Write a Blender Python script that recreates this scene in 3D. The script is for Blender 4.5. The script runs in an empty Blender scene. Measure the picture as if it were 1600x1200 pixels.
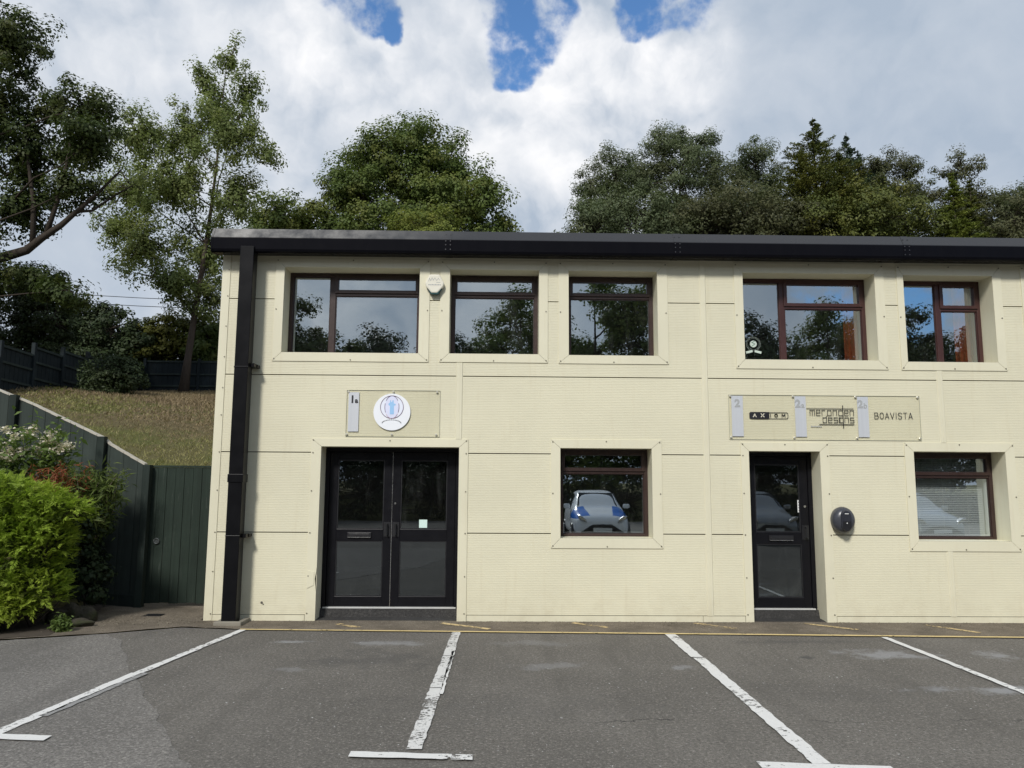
import bpy, bmesh, math, random
import numpy as np
from mathutils import Vector, Matrix

R_ = math.radians
SC = bpy.context.scene
COL = SC.collection

# ------------------------------------------------------------------ camera
CAM_D, CAM_Z = 9.8285, 1.7233
cam = bpy.data.cameras.new("camera")
cam.sensor_width = 36.0
cam.lens = 27.0
cam.clip_start = 0.05
cam.clip_end = 3000
camo = bpy.data.objects.new("camera", cam)
COL.objects.link(camo)
_R = Vector((0.99980383, -0.01880358, 0.00622287))
_U = Vector((-0.00855416, -0.12656583, 0.99192133))
_F = Vector((0.01786407, 0.99177997, 0.12670185))
camo.matrix_world = Matrix(((_R.x, _U.x, -_F.x, 0), (_R.y, _U.y, -_F.y, -CAM_D),
                            (_R.z, _U.z, -_F.z, CAM_Z), (0, 0, 0, 1)))
SC.camera = camo

# ------------------------------------------------------------------ exposure
SC.view_settings.view_transform = 'Standard'
SC.view_settings.look = 'None'
SC.view_settings.gamma = 1.0
SC.view_settings.exposure = 0.55
SC.cycles.max_bounces = 10
SC.cycles.transparent_max_bounces = 16

# ------------------------------------------------------------------ sun and sky
SUN_AZ = R_(-20)      # measured from behind the camera, towards the left
SUN_EL = R_(39)
sd = Vector((math.sin(SUN_AZ) * math.cos(SUN_EL), -math.cos(SUN_AZ) * math.cos(SUN_EL), math.sin(SUN_EL)))
sl = bpy.data.lights.new("sun", 'SUN')
sl.energy = 2.25
sl.angle = R_(9)
sl.color = (1.0, 0.97, 0.92)
so = bpy.data.objects.new("sun", sl)
COL.objects.link(so)
so.rotation_euler = sd.to_track_quat('Z', 'Y').to_euler()
so.location = sd * 60


def setup_world():
    w = bpy.data.worlds.new("World")
    SC.world = w
    w.use_nodes = True
    nt = w.node_tree
    N, L = nt.nodes, nt.links
    N.clear()

    def n(t, **k):
        x = N.new(t)
        for a, b in k.items():
            setattr(x, a, b)
        return x

    def put(sock, v):
        if isinstance(v, bpy.types.NodeSocket):
            L.new(v, sock)
        else:
            sock.default_value = v

    def mth(op, a, b=0.0, clamp=False):
        x = n('ShaderNodeMath', operation=op, use_clamp=clamp)
        put(x.inputs[0], a)
        put(x.inputs[1], b)
        return x.outputs[0]

    def vm(op, a, b):
        x = n('ShaderNodeVectorMath', operation=op)
        put(x.inputs[0], a)
        put(x.inputs[1], b)
        return x.outputs['Value'] if op == 'DOT_PRODUCT' else x.outputs[0]

    def scale(a, s):
        x = n('ShaderNodeVectorMath', operation='SCALE')
        put(x.inputs[0], a)
        put(x.inputs['Scale'], s)
        return x.outputs[0]

    def noise(vec, sc, det, rough, dist=0.0):
        x = n('ShaderNodeTexNoise')
        L.new(vec, x.inputs['Vector'])
        x.inputs['Scale'].default_value = sc
        x.inputs['Detail'].default_value = det
        x.inputs['Roughness'].default_value = rough
        x.inputs['Distortion'].default_value = dist
        return x

    def smooth(v, a, b, lo=0.0, hi=1.0):
        x = n('ShaderNodeMapRange', interpolation_type='SMOOTHSTEP')
        put(x.inputs['Value'], v)
        x.inputs['From Min'].default_value = a
        x.inputs['From Max'].default_value = b
        x.inputs['To Min'].default_value = lo
        x.inputs['To Max'].default_value = hi
        return x.outputs[0]

    def mixc(f, a, b):
        x = n('ShaderNodeMix', data_type='RGBA')
        put(x.inputs['Factor'], f)
        put(x.inputs[6], a)
        put(x.inputs[7], b)
        return x.outputs[2]

    tc = n('ShaderNodeTexCoord')
    d = tc.outputs['Generated']
    sky = n('ShaderNodeTexSky', sky_type='NISHITA')
    sky.sun_disc = False
    sky.sun_elevation = SUN_EL
    sky.sun_rotation = math.atan2(sd.x, sd.y)
    sky.air_density = 1.0
    sky.dust_density = 0.4
    sky.ozone_density = 2.5
    # slightly ragged directions
    wn = noise(d, 7.0, 5.0, 0.6)
    off = scale(vm('SUBTRACT', wn.outputs['Color'], (0.5, 0.5, 0.5)), 0.07)
    dwn = n('ShaderNodeVectorMath', operation='NORMALIZE')
    L.new(vm('ADD', d, off), dwn.inputs[0])
    dn = dwn.outputs[0]
    gaps = [((-0.150, 0.822, 0.549), 1.7), ((-0.138, 0.831, 0.538), 1.2), ((-0.128, 0.840, 0.527), 0.7), ((-0.170, 0.805, 0.568), 2.4),
            ((0.010, 0.846, 0.533), 1.5), ((0.033, 0.833, 0.551), 2.0), ((0.055, 0.838, 0.543), 1.5), ((0.014, 0.857, 0.515), 1.6), ((0.042, 0.853, 0.520), 1.5),
            ((0.022, 0.868, 0.497), 1.4), ((0.030, 0.876, 0.482), 0.8), ((0.02, 0.80, 0.60), 3.5),
            ((0.146, 0.841, 0.521), 1.1), ((0.160, 0.830, 0.534), 1.4), ((0.178, 0.818, 0.547), 1.7), ((0.205, 0.800, 0.564), 2.4),
            ((-0.417, 0.735, 0.534), 1.6),
            # openings in the cloud behind the viewer, seen in the panes
            ((0.62, -0.70, 0.34), 9.0), ((0.40, -0.88, 0.245), 3.6), ((0.50, -0.83, 0.24), 4.0), ((-0.6, -0.6, 0.55), 8.0), ((0.1, -0.6, 0.8), 12.0)]
    tot = None
    for v, rad in gaps:
        vv = Vector(v).normalized()
        dt = vm('DOT_PRODUCT', dn, tuple(vv))
        m = smooth(dt, math.cos(R_(rad * 1.7)), math.cos(R_(rad * 0.2)))
        tot = m if tot is None else mth('MAXIMUM', tot, m)
    edge = noise(d, 13.0, 9.0, 0.56)
    hole = smooth(mth('ADD', tot, mth('MULTIPLY', mth('SUBTRACT', edge.outputs['Fac'], 0.5), 2.3)), 0.42, 0.92)
    wisp = noise(d, 20.0, 8.0, 0.55, 0.0)
    hole = mth('MULTIPLY', hole, smooth(mth('ADD', wisp.outputs['Fac'], mth('MULTIPLY', tot, -0.14)), 0.56, 0.30), True)
    # cloud body: rounded heaps lit from the viewer's side
    big = noise(d, 2.6, 3.0, 0.5)
    up = vm('ADD', d, (0.012, 0.0, 0.030))

    def heap(vec):
        a = n('ShaderNodeTexNoise', noise_type='RIDGED_MULTIFRACTAL')
        L.new(vec, a.inputs['Vector'])
        a.inputs['Scale'].default_value = 4.6
        a.inputs['Detail'].default_value = 5.0
        a.inputs['Roughness'].default_value = 0.52
        a.inputs['Offset'].default_value = 0.9
        a.inputs['Gain'].default_value = 1.2
        b = noise(vec, 7.0, 7.0, 0.52)
        return mth('SUBTRACT', mth('MULTIPLY', b.outputs['Fac'], 1.6), mth('MULTIPLY', a.outputs['Fac'], 0.22))
    h0 = heap(dn)
    h1 = heap(vm('ADD', dn, (0.010, 0.0, 0.024)))
    relief = mth('SUBTRACT', h0, h1)
    # areas of thick bright cumulus
    bright = None
    for v, rad, amt in [((-0.19, 0.85, 0.49), 5, 0.85), ((-0.06, 0.87, 0.49), 4.5, 0.6), ((0.07, 0.885, 0.46), 6.5, 1.0), ((0.03, 0.92, 0.395), 5.5, 0.85),
                        ((0.17, 0.86, 0.49), 5.0, 0.95), ((-0.27, 0.85, 0.45), 8, 0.5), ((-0.42, 0.76, 0.49), 7, 0.55),
                        ((0.11, 0.92, 0.37), 6, 0.6), ((-0.3, -0.8, 0.45), 22, 0.8)]:
        vv = Vector(v).normalized()
        dt = vm('DOT_PRODUCT', dn, tuple(vv))
        m = mth('MULTIPLY', smooth(dt, math.cos(R_(rad * 1.5)), math.cos(R_(rad * 0.3))), amt)
        bright = m if bright is None else mth('MAXIMUM', bright, m)
    body = smooth(h0, 0.25, 0.85)
    shape = mth('ADD', mth('MULTIPLY', body, 0.45), mth('MULTIPLY', relief, 1.5))
    lum = mth('ADD', mth('MULTIPLY', shape, mth('ADD', mth('MULTIPLY', bright, 0.80), 0.24)),
              mth('ADD', mth('MULTIPLY', bright, 0.26), mth('MULTIPLY', smooth(big.outputs['Fac'], 0.38, 0.66), 0.18)), True)
    grey = (2.95, 3.5, 4.25, 1)
    white = (6.9, 6.9, 7.0, 1)
    cloud = mixc(lum, grey, white)
    gain = n('ShaderNodeMix', data_type='RGBA', blend_type='MULTIPLY')
    gain.inputs['Factor'].default_value = 1.0
    L.new(sky.outputs[0], gain.inputs[6])
    gain.inputs[7].default_value = (0.72, 0.98, 1.18, 1)
    allc = mixc(hole, cloud, gain.outputs[2])
    bg = n('ShaderNodeBackground')
    bg.inputs['Strength'].default_value = 0.1
    L.new(allc, bg.inputs['Color'])
    o = n('ShaderNodeOutputWorld')
    L.new(bg.outputs[0], o.inputs[0])


setup_world()

# ------------------------------------------------------------------ helpers


class Mat:
    """a small wrapper round a node material"""

    def __init__(s, name):
        s.m = bpy.data.materials.new(name)
        s.m.use_nodes = True
        s.nt = s.m.node_tree
        s.N, s.L = s.nt.nodes, s.nt.links
        s.N.clear()
        s.out = s.N.new('ShaderNodeOutputMaterial')
        s.tc = s.N.new('ShaderNodeTexCoord').outputs['Object']

    def put(s, sock, v):
        if isinstance(v, bpy.types.NodeSocket):
            s.L.new(v, sock)
        else:
            sock.default_value = v

    def noise(s, scale, det=4, rough=0.55, vec=None, dist=0.0, out='Fac'):
        x = s.N.new('ShaderNodeTexNoise')
        s.L.new(vec or s.tc, x.inputs['Vector'])
        x.inputs['Scale'].default_value = scale
        x.inputs['Detail'].default_value = det
        x.inputs['Roughness'].default_value = rough
        x.inputs['Distortion'].default_value = dist
        return x.outputs[out]

    def mapv(s, scale=(1, 1, 1), loc=(0, 0, 0), vec=None):
        x = s.N.new('ShaderNodeMapping')
        s.L.new(vec or s.tc, x.inputs['Vector'])
        x.inputs['Scale'].default_value = scale
        x.inputs['Location'].default_value = loc
        return x.outputs[0]

    def math(s, op, a, b=0.0, clamp=False):
        x = s.N.new('ShaderNodeMath')
        x.operation = op
        x.use_clamp = clamp
        s.put(x.inputs[0], a)
        s.put(x.inputs[1], b)
        return x.outputs[0]

    def smooth(s, v, a, b, lo=0.0, hi=1.0):
        x = s.N.new('ShaderNodeMapRange')
        x.interpolation_type = 'SMOOTHSTEP'
        s.put(x.inputs['Value'], v)
        x.inputs['From Min'].default_value = a
        x.inputs['From Max'].default_value = b
        x.inputs['To Min'].default_value = lo
        x.inputs['To Max'].default_value = hi
        return x.outputs[0]

    def mix(s, f, a, b, blend='MIX'):
        x = s.N.new('ShaderNodeMix')
        x.data_type = 'RGBA'
        x.blend_type = blend
        s.put(x.inputs['Factor'], f)
        for i, v in ((6, a), (7, b)):
            if not isinstance(v, bpy.types.NodeSocket) and len(v) == 3:
                v = (*v, 1)
            s.put(x.inputs[i], v)
        return x.outputs[2]

    def bump(s, h, strength=0.3, dist=0.01):
        x = s.N.new('ShaderNodeBump')
        x.inputs['Strength'].default_value = strength
        x.inputs['Distance'].default_value = dist
        s.L.new(h, x.inputs['Height'])
        return x.outputs[0]

    def bsdf(s, color, rough=0.6, metal=0.0, normal=None, spec=0.5):
        x = s.N.new('ShaderNodeBsdfPrincipled')
        if not isinstance(color, bpy.types.NodeSocket) and len(color) == 3:
            color = (*color, 1)
        s.put(x.inputs['Base Color'], color)
        s.put(x.inputs['Roughness'], rough)
        s.put(x.inputs['Metallic'], metal)
        s.put(x.inputs['Specular IOR Level'], spec)
        if normal is not None:
            s.L.new(normal, x.inputs['Normal'])
        return x.outputs[0]

    def mixs(s, f, a, b):
        x = s.N.new('ShaderNodeMixShader')
        s.put(x.inputs[0], f)
        s.L.new(a, x.inputs[1])
        s.L.new(b, x.inputs[2])
        return x.outputs[0]

    def node(s, t):
        return s.N.new(t)

    def end(s, shader):
        s.L.new(shader, s.out.inputs['Surface'])
        return s.m


def simple(name, color, rough=0.6, metal=0.0, var=0.12, scale=6.0, spec=0.5):
    m = Mat(name)
    nz = m.noise(scale, 5, 0.6)
    c = tuple(color)
    lo = tuple(v * (1 - var) for v in c)
    hi = tuple(min(1, v * (1 + var)) for v in c)
    col = m.mix(nz, lo, hi)
    return m.end(m.bsdf(col, m.smooth(nz, 0.2, 0.8, max(0.02, rough - 0.06), min(1, rough + 0.06)), metal, spec=spec))


class MB:
    def __init__(s):
        s.v, s.f = [], []

    def quad(s, a, b, c, d):
        i = len(s.v)
        s.v += [tuple(a), tuple(b), tuple(c), tuple(d)]
        s.f.append((i, i + 1, i + 2, i + 3))

    def box(s, x0, x1, y0, y1, z0, z1):
        i = len(s.v)
        s.v += [(x0, y0, z0), (x1, y0, z0), (x1, y1, z0), (x0, y1, z0), (x0, y0, z1), (x1, y0, z1), (x1, y1, z1), (x0, y1, z1)]
        s.f += [tuple(i + k for k in q) for q in ((3, 2, 1, 0), (4, 5, 6, 7), (0, 1, 5, 4), (1, 2, 6, 5), (2, 3, 7, 6), (3, 0, 4, 7))]
        return s

    def prism(s, poly, axis, a, b):
        """extrude a polygon (list of 2-tuples) along an axis from a to b"""
        def mk(p, t):
            if axis == 'x':
                return (t, p[0], p[1])
            if axis == 'y':
                return (p[0], t, p[1])
            return (p[0], p[1], t)
        i, n = len(s.v), len(poly)
        s.v += [mk(p, a) for p in poly] + [mk(p, b) for p in poly]
        s.f.append(tuple(range(i, i + n)))
        s.f.append(tuple(range(i + 2 * n - 1, i + n - 1, -1)))
        for k in range(n):
            k2 = (k + 1) % n
            s.f.append((i + k, i + n + k, i + n + k2, i + k2))
        return s

    def tube(s, pts, rad, n=8, cap=True):
        pts = [Vector(p) for p in pts]
        if not isinstance(rad, (list, tuple)):
            rad = [rad] * len(pts)
        base = len(s.v)
        ref = Vector((0.31, 0.2, 0.93))
        for k, p in enumerate(pts):
            t = (pts[min(k + 1, len(pts) - 1)] - pts[max(k - 1, 0)])
            if t.length < 1e-9:
                t = Vector((0, 0, 1))
            t.normalize()
            u = t.cross(ref)
            if u.length < 1e-3:
                u = t.cross(Vector((1, 0, 0)))
            u.normalize()
            w = t.cross(u)
            for j in range(n):
                a = 2 * math.pi * j / n
                s.v.append(tuple(p + (u * math.cos(a) + w * math.sin(a)) * rad[k]))
        for k in range(len(pts) - 1):
            for j in range(n):
                j2 = (j + 1) % n
                s.f.append((base + k * n + j, base + k * n + j2, base + (k + 1) * n + j2, base + (k + 1) * n + j))
        if cap:
            s.f.append(tuple(base + j for j in range(n))[::-1])
            s.f.append(tuple(base + (len(pts) - 1) * n + j for j in range(n)))
        return s

    def disc(s, cx, cz, y0, y1, r, n=24, sx=1.0):
        return s.prism([(cx + sx * r * math.cos(2 * math.pi * k / n), cz + r * math.sin(2 * math.pi * k / n)) for k in range(n)], 'y', y0, y1)

    def stroke(s, pts, w, y0, y1, closed=False):
        """flat ribbon of width w in the x-z plane, y0 (front) to y1 (back)"""
        P = [Vector((p[0], p[1])) for p in pts]
        if closed:
            P = P + [P[0]]
        for a, b in zip(P[:-1], P[1:]):
            t = b - a
            if t.length < 1e-9:
                continue
            t.normalize()
            nn = Vector((-t.y, t.x)) * w / 2
            e = t * w / 2
            q = [a - e - nn, b + e - nn, b + e + nn, a - e + nn]
            s.prism([(p.x, p.y) for p in q], 'y', y0, y1)
        return s

    def build(s, name, mat, parent=None, smooth=False, bevel=0.0, origin=None, extra=None):
        me = bpy.data.meshes.new(name)
        split = len(s.f)
        if extra:
            k = len(s.v)
            s.v += extra[0].v
            s.f += [tuple(i + k for i in f) for f in extra[0].f]
        vv = s.v
        if origin is not None:
            vv = [(a - origin[0], b - origin[1], c - origin[2]) for a, b, c in s.v]
        me.from_pydata(vv, [], s.f)
        bm = bmesh.new()
        bm.from_mesh(me)
        bmesh.ops.recalc_face_normals(bm, faces=bm.faces)
        bm.to_mesh(me)
        bm.free()
        if smooth:
            me.polygons.foreach_set('use_smooth', [True] * len(me.polygons))
        me.materials.append(mat)
        if extra:
            me.materials.append(extra[1])
            for i in range(split, len(me.polygons)):
                me.polygons[i].material_index = 1
        o = bpy.data.objects.new(name, me)
        COL.objects.link(o)
        if parent is not None:
            o.parent = parent
        elif origin is not None:
            o.location = origin
        if bevel:
            b = o.modifiers.new('bevel', 'BEVEL')
            b.width = bevel
            b.segments = 2
            b.limit_method = 'ANGLE'
        return o


def np_mesh(name, V, nper, mat, parent=None, smooth=False, tint=None):
    """V: (N*nper,3) array, one polygon of nper corners after another"""
    V = np.ascontiguousarray(V, dtype=np.float32)
    nv = len(V)
    nf = nv // nper
    me = bpy.data.meshes.new(name)
    me.vertices.add(nv)
    me.vertices.foreach_set('co', V.ravel())
    me.loops.add(nv)
    me.loops.foreach_set('vertex_index', np.arange(nv, dtype=np.int32))
    me.polygons.add(nf)
    me.polygons.foreach_set('loop_start', np.arange(0, nv, nper, dtype=np.int32))
    me.polygons.foreach_set('loop_total', np.full(nf, nper, dtype=np.int32))
    me.update(calc_edges=True)
    at = me.attributes.new('tint', 'FLOAT', 'FACE')
    if tint is None:
        tint = np.random.default_rng(nf).uniform(size=nf)
    at.data.foreach_set('value', np.ascontiguousarray(tint, dtype=np.float32))
    me.materials.append(mat)
    o = bpy.data.objects.new(name, me)
    COL.objects.link(o)
    if parent is not None:
        o.parent = parent
    return o


def tag(o, label=None, cat=None, group=None, kind=None):
    if label:
        o['label'] = label
    if cat:
        o['category'] = cat
    if group:
        o['group'] = group
    if kind:
        o['kind'] = kind
    return o


def thing(name, label, cat, loc=(0, 0, 0), group=None):
    o = bpy.data.objects.new(name, None)
    o.empty_display_size = 0.3
    COL.objects.link(o)
    o.location = loc
    return tag(o, label, cat, group)


def text_mesh(name, txt, size, x, z, y, mat, parent, offset=0.0, extrude=0.002, align='CENTER', shear=0):
    cu = bpy.data.curves.new(name, 'FONT')
    cu.body = txt
    cu.size = size
    cu.offset = offset
    cu.extrude = extrude
    cu.align_x = align
    cu.align_y = 'BOTTOM_BASELINE'
    tmp = bpy.data.objects.new(name + '_curve', cu)
    COL.objects.link(tmp)
    dg = bpy.context.evaluated_depsgraph_get()
    dg.update()
    me = bpy.data.meshes.new_from_object(tmp.evaluated_get(dg))
    bpy.data.objects.remove(tmp)
    me.materials.clear()
    me.materials.append(mat)
    o = bpy.data.objects.new(name, me)
    COL.objects.link(o)
    o.parent = parent
    q = parent
    wl = Vector((0, 0, 0))
    while q is not None:
        wl += q.location
        q = q.parent
    o.location = Vector((x - wl.x, y + 0.03, z - wl.z))
    o.rotation_euler = (R_(90), 0, 0)
    return o


def sstep(a, b, x):
    t = np.clip((x - a) / (b - a), 0, 1)
    return t * t * (3 - 2 * t)


# ------------------------------------------------------------------ materials


def cream_material(name, streak=True):
    m = Mat(name)
    base = (0.675, 0.640, 0.482)
    a = m.noise(0.9, 5, 0.6)
    b = m.noise(14, 3, 0.6, vec=m.mapv((1, 1, 0.08)))
    c = m.mix(m.smooth(a, 0.3, 0.7), tuple(v * 0.955 for v in base), tuple(min(1, v * 1.025) for v in base))
    c = m.mix(m.smooth(b, 0.52, 0.78, 0, 0.26), c, (0.56, 0.50, 0.34))
    # splash dirt near the ground
    sep = m.node('ShaderNodeSeparateXYZ')
    m.L.new(m.tc, sep.inputs[0])
    d = m.math('MULTIPLY', m.smooth(sep.outputs['Z'], 0.55, 0.0), m.smooth(m.noise(5, 6, 0.65), 0.35, 0.75))
    c = m.mix(m.math('MULTIPLY', d, 0.28), c, (0.42, 0.36, 0.24))
    return m.end(m.bsdf(c, m.smooth(b, 0.2, 0.8, 0.38, 0.52), normal=m.bump(m.noise(1.1, 2, 0.5), 0.12, 0.03)))


M_CREAM = cream_material('cream_cladding')
M_TRIM = cream_material('cream_flashing')
M_GAP = simple('dark_joint_backing', (0.10, 0.09, 0.07), 0.8)  # dark backing that shows through the open panel joints
M_BOLT = simple('dark_bolt_head', (0.035, 0.035, 0.04), 0.4)
M_SCREW = simple('screw_head', (0.22, 0.20, 0.15), 0.4, 0.5)


def eaves_material():
    m = Mat('eaves_coated_steel')
    a = m.noise(3, 6, 0.65)
    st = m.noise(9, 4, 0.6, vec=m.mapv((1, 0.1, 0.1)))
    sep = m.node('ShaderNodeSeparateXYZ')
    m.L.new(m.tc, sep.inputs[0])
    # the coating is chalked and worn near the left end
    worn = m.math('MULTIPLY', m.smooth(sep.outputs['X'], -0.2, -3.2), m.smooth(a, 0.25, 0.7))
    up = m.smooth(sep.outputs['Z'], 4.80, 4.82)
    f = m.math('MULTIPLY', m.math('MULTIPLY', worn, up), 0.8)
    c = m.mix(st, (0.004, 0.004, 0.006), (0.007, 0.007, 0.009))
    c = m.mix(m.math('MULTIPLY', up, 0.9), c, (0.036, 0.036, 0.038))  # top face painted paler to stand for the sky and sun on it
    c = m.mix(f, c, (0.34, 0.325, 0.30))
    return m.end(m.bsdf(c, m.smooth(a, 0.2, 0.8, 0.20, 0.30), normal=m.bump(m.noise(2.2, 2, 0.5), 0.08, 0.02), spec=m.smooth(up, 0, 1, 0.04, 0.5)))


M_EAVES = eaves_material()
M_PIPE = simple('black_pipe_metal', (0.005, 0.005, 0.006), 0.34, 0, 0.3, 4, 0.14)
M_BROWN = simple('dark_brown_frame', (0.034, 0.018, 0.015), 0.38, 0, 0.2, 9)
M_RED = simple('red_brown_frame', (0.050, 0.019, 0.017), 0.38, 0, 0.2, 9)
M_DOOR = simple('black_door_metal', (0.006, 0.006, 0.008), 0.36, 0, 0.25, 7, 0.2)
M_BLACK = simple('black_plastic', (0.012, 0.012, 0.014), 0.4, 0, 0.2, 7)
M_WHITE = simple('white_plastic', (0.78, 0.78, 0.76), 0.45, 0, 0.04, 3)
M_ALU = None
M_STEEL = simple('bright_steel', (0.62, 0.62, 0.62), 0.25, 1.0, 0.08, 20)
M_PLASTER = simple('interior_plaster', (0.30, 0.31, 0.31), 0.9)
M_CARPET = simple('interior_carpet', (0.05, 0.055, 0.06), 0.95)
M_ROOF = simple('roof_sheet', (0.20, 0.20, 0.21), 0.6)


def glass_material(name, refl, tint):
    m = Mat(name)
    tr = m.node('ShaderNodeBsdfTransparent')
    tr.inputs['Color'].default_value = (*tint, 1)
    gl = m.node('ShaderNodeBsdfGlossy')
    gl.inputs['Color'].default_value = (0.86, 0.95, 1.0, 1)
    gl.inputs['Roughness'].default_value = 0.0
    nb = m.bump(m.noise(1.6, 2, 0.5), 0.02, 0.02)
    m.L.new(nb, gl.inputs['Normal'])
    fr = m.node('ShaderNodeFresnel')
    fr.inputs['IOR'].default_value = 1.5
    f = m.math('ADD', m.math('MULTIPLY', fr.outputs[0], 1.4), refl, True)
    df = m.node('ShaderNodeBsdfDiffuse')
    df.inputs['Color'].default_value = (0.5, 0.52, 0.5, 1)
    dirt = m.smooth(m.noise(5, 6, 0.65, vec=m.mapv((1.6, 1, 0.35))), 0.5, 0.85, 0.005, 0.05)
    return m.end(m.mixs(dirt, m.mixs(f, tr.outputs[0], gl.outputs[0]), df.outputs[0]))


M_GLASS = glass_material('window_glass', 0.40, (0.78, 0.84, 0.84))
M_GLASS2 = glass_material('clear_window_glass', 0.34, (0.95, 0.97, 0.97))
M_GLASSL = glass_material('ground_floor_glass', 0.31, (0.86, 0.90, 0.90))
M_GLASSD = glass_material('door_glass', 0.11, (0.5, 0.55, 0.55))


def asphalt_material(name, base, spots=True):
    m = Mat(name)
    a = m.noise(0.55, 5, 0.6)
    b = m.noise(150, 2, 0.7)
    g = m.noise(420, 1, 0.5)
    gr = m.noise(70, 4, 0.85)
    mid = m.noise(7, 5, 0.65)
    dk = tuple(v * 0.66 for v in base)
    lt = tuple(v * 1.28 for v in base)
    c = m.mix(m.smooth(a, 0.3, 0.7), dk, lt)
    c = m.mix(m.smooth(mid, 0.35, 0.75, 0, 0.4), c, tuple(v * 1.35 for v in base))
    c = m.mix(m.smooth(b, 0.40, 0.66, 0, 0.75), c, tuple(v * 0.45 for v in base))
    c = m.mix(m.smooth(b, 0.58, 0.72, 0, 0.55), c, (0.26, 0.25, 0.24))
    c = m.mix(m.smooth(gr, 0.36, 0.5, 0.85, 0), c, tuple(v * 0.38 for v in base))
    c = m.mix(m.smooth(gr, 0.52, 0.66, 0, 0.75), c, tuple(v * 1.75 for v in base))
    st = m.noise(44, 1, 0.5)
    c = m.mix(m.smooth(st, 0.60, 0.68, 0, 0.6), c, tuple(v * 1.9 for v in base))
    c = m.mix(m.smooth(st, 0.40, 0.32, 0, 0.7), c, tuple(v * 0.35 for v in base))
    mo = m.noise(26, 6, 0.75)
    c = m.mix(m.smooth(mo, 0.42, 0.60, 0.45, 0), c, tuple(v * 0.55 for v in base))
    c = m.mix(m.smooth(mo, 0.54, 0.72, 0, 0.4), c, tuple(v * 1.6 for v in base))
    tr_ = m.noise(1.5, 6, 0.65, vec=m.mapv((1.6, 0.22, 1)))
    c = m.mix(m.smooth(tr_, 0.50, 0.68, 0, 0.38), c, tuple(v * 0.5 for v in base))
    if spots:
        def blob(cx, cy, rx, ry, n0, soft=0.85):
            v = m.mapv((1 / rx, 1 / ry, 0), (-cx / rx, -cy / ry, 0))
            le = m.node('ShaderNodeVectorMath')
            le.operation = 'LENGTH'
            m.L.new(v, le.inputs[0])
            d = m.math('ADD', le.outputs['Value'], m.math('MULTIPLY', m.math('SUBTRACT', n0, 0.5), 4.2))
            return m.smooth(d, 1.0, 1.0 - soft)
        n0 = m.noise(3.4, 8, 0.74)
        n1 = m.noise(9, 7, 0.74)
        pale = None
        for (cx, cy, rx, ry, s) in [(3.95, -1.75, 0.5, 0.24, 0.8), (4.25, -3.12, 0.62, 0.16, 0.85), (5.1, -1.8, 0.22, 0.22, 0.75),
                                    (-1.15, -1.28, 0.55, 0.15, 0.6), (-2.2, -1.22, 0.27, 0.07, 0.8), (0.35, -1.25, 0.6, 0.16, 0.3),
                                    (0.45, -2.3, 0.4, 0.2, 0.35), (1.75, -2.35, 0.16, 0.1, 0.6), (-1.9, -2.45, 0.22, 0.12, 0.35)]:
            k = m.math('MULTIPLY', blob(cx, cy, rx, ry, n0 if rx > 0.3 else n1), s)
            pale = k if pale is None else m.math('MAXIMUM', pale, k)
        c = m.mix(pale, c, (0.275, 0.275, 0.275))
        dark = None
        for (cx, cy, rx, ry, s) in [(-1.2, -2.0, 0.9, 0.5, 0.5), (3.1, -1.9, 0.08, 0.08, 0.9), (0.2, -3.6, 1.4, 0.6, 0.22), (2.9, -3.2, 1.2, 0.4, 0.2), (3.3, -1.15, 1.0, 0.12, 0.45)]:
            k = m.math('MULTIPLY', blob(cx, cy, rx, ry, n0), s)
            dark = k if dark is None else m.math('MAXIMUM', dark, k)
        c = m.mix(dark, c, (0.07, 0.067, 0.064))
        # a long hairline crack across the bays
        sep = m.node('ShaderNodeSeparateXYZ')
        m.L.new(m.tc, sep.inputs[0])
        wob = m.math('MULTIPLY', m.math('SUBTRACT', m.noise(2.2, 7, 0.7), 0.5), 0.6)
        dist = m.math('ABSOLUTE', m.math('ADD', m.math('ADD', sep.outputs['Y'], 3.95), wob))
        cr = m.math('MULTIPLY', m.smooth(dist, 0.014, 0.004), m.smooth(m.noise(1.2, 3), 0.42, 0.52))
        cr = m.math('MULTIPLY', cr, m.smooth(sep.outputs['X'], 0.3, 1.2))
        c = m.mix(cr, c, (0.02, 0.02, 0.02))
        # flecks of old white paint
        fl = m.math('MULTIPLY', m.smooth(m.noise(34, 2, 0.5), 0.715, 0.735), m.smooth(m.noise(0.9, 3), 0.42, 0.55))
        c = m.mix(fl, c, (0.6, 0.6, 0.58))
    h = m.math('ADD', b, m.math('MULTIPLY', g, 0.5))
    return m.end(m.bsdf(c, 0.86, normal=m.bump(h, 0.55, 0.006), spec=0.3))


M_ASPH = asphalt_material('worn_asphalt', (0.168, 0.155, 0.136))
M_ASPH2 = asphalt_material('newer_asphalt_patch', (0.205, 0.192, 0.174), False)


def strip_material():
    m = Mat('old_gravelly_strip')
    a = m.noise(2.2, 6, 0.65)
    b = m.noise(95, 3, 0.7)
    c = m.mix(m.smooth(a, 0.3, 0.7), (0.15, 0.125, 0.095), (0.28, 0.235, 0.18))
    c = m.mix(m.smooth(b, 0.35, 0.65, 0, 0.8), c, (0.065, 0.056, 0.044))
    c = m.mix(m.smooth(b, 0.60, 0.72, 0, 0.6), c, (0.32, 0.29, 0.24))
    c = m.mix(m.smooth(m.noise(4.4, 6, 0.7), 0.58, 0.75, 0, 0.5), c, (0.07, 0.062, 0.05))
    return m.end(m.bsdf(c, 0.93, normal=m.bump(b, 0.7, 0.01), spec=0.2))


M_STRIP = strip_material()


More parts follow.
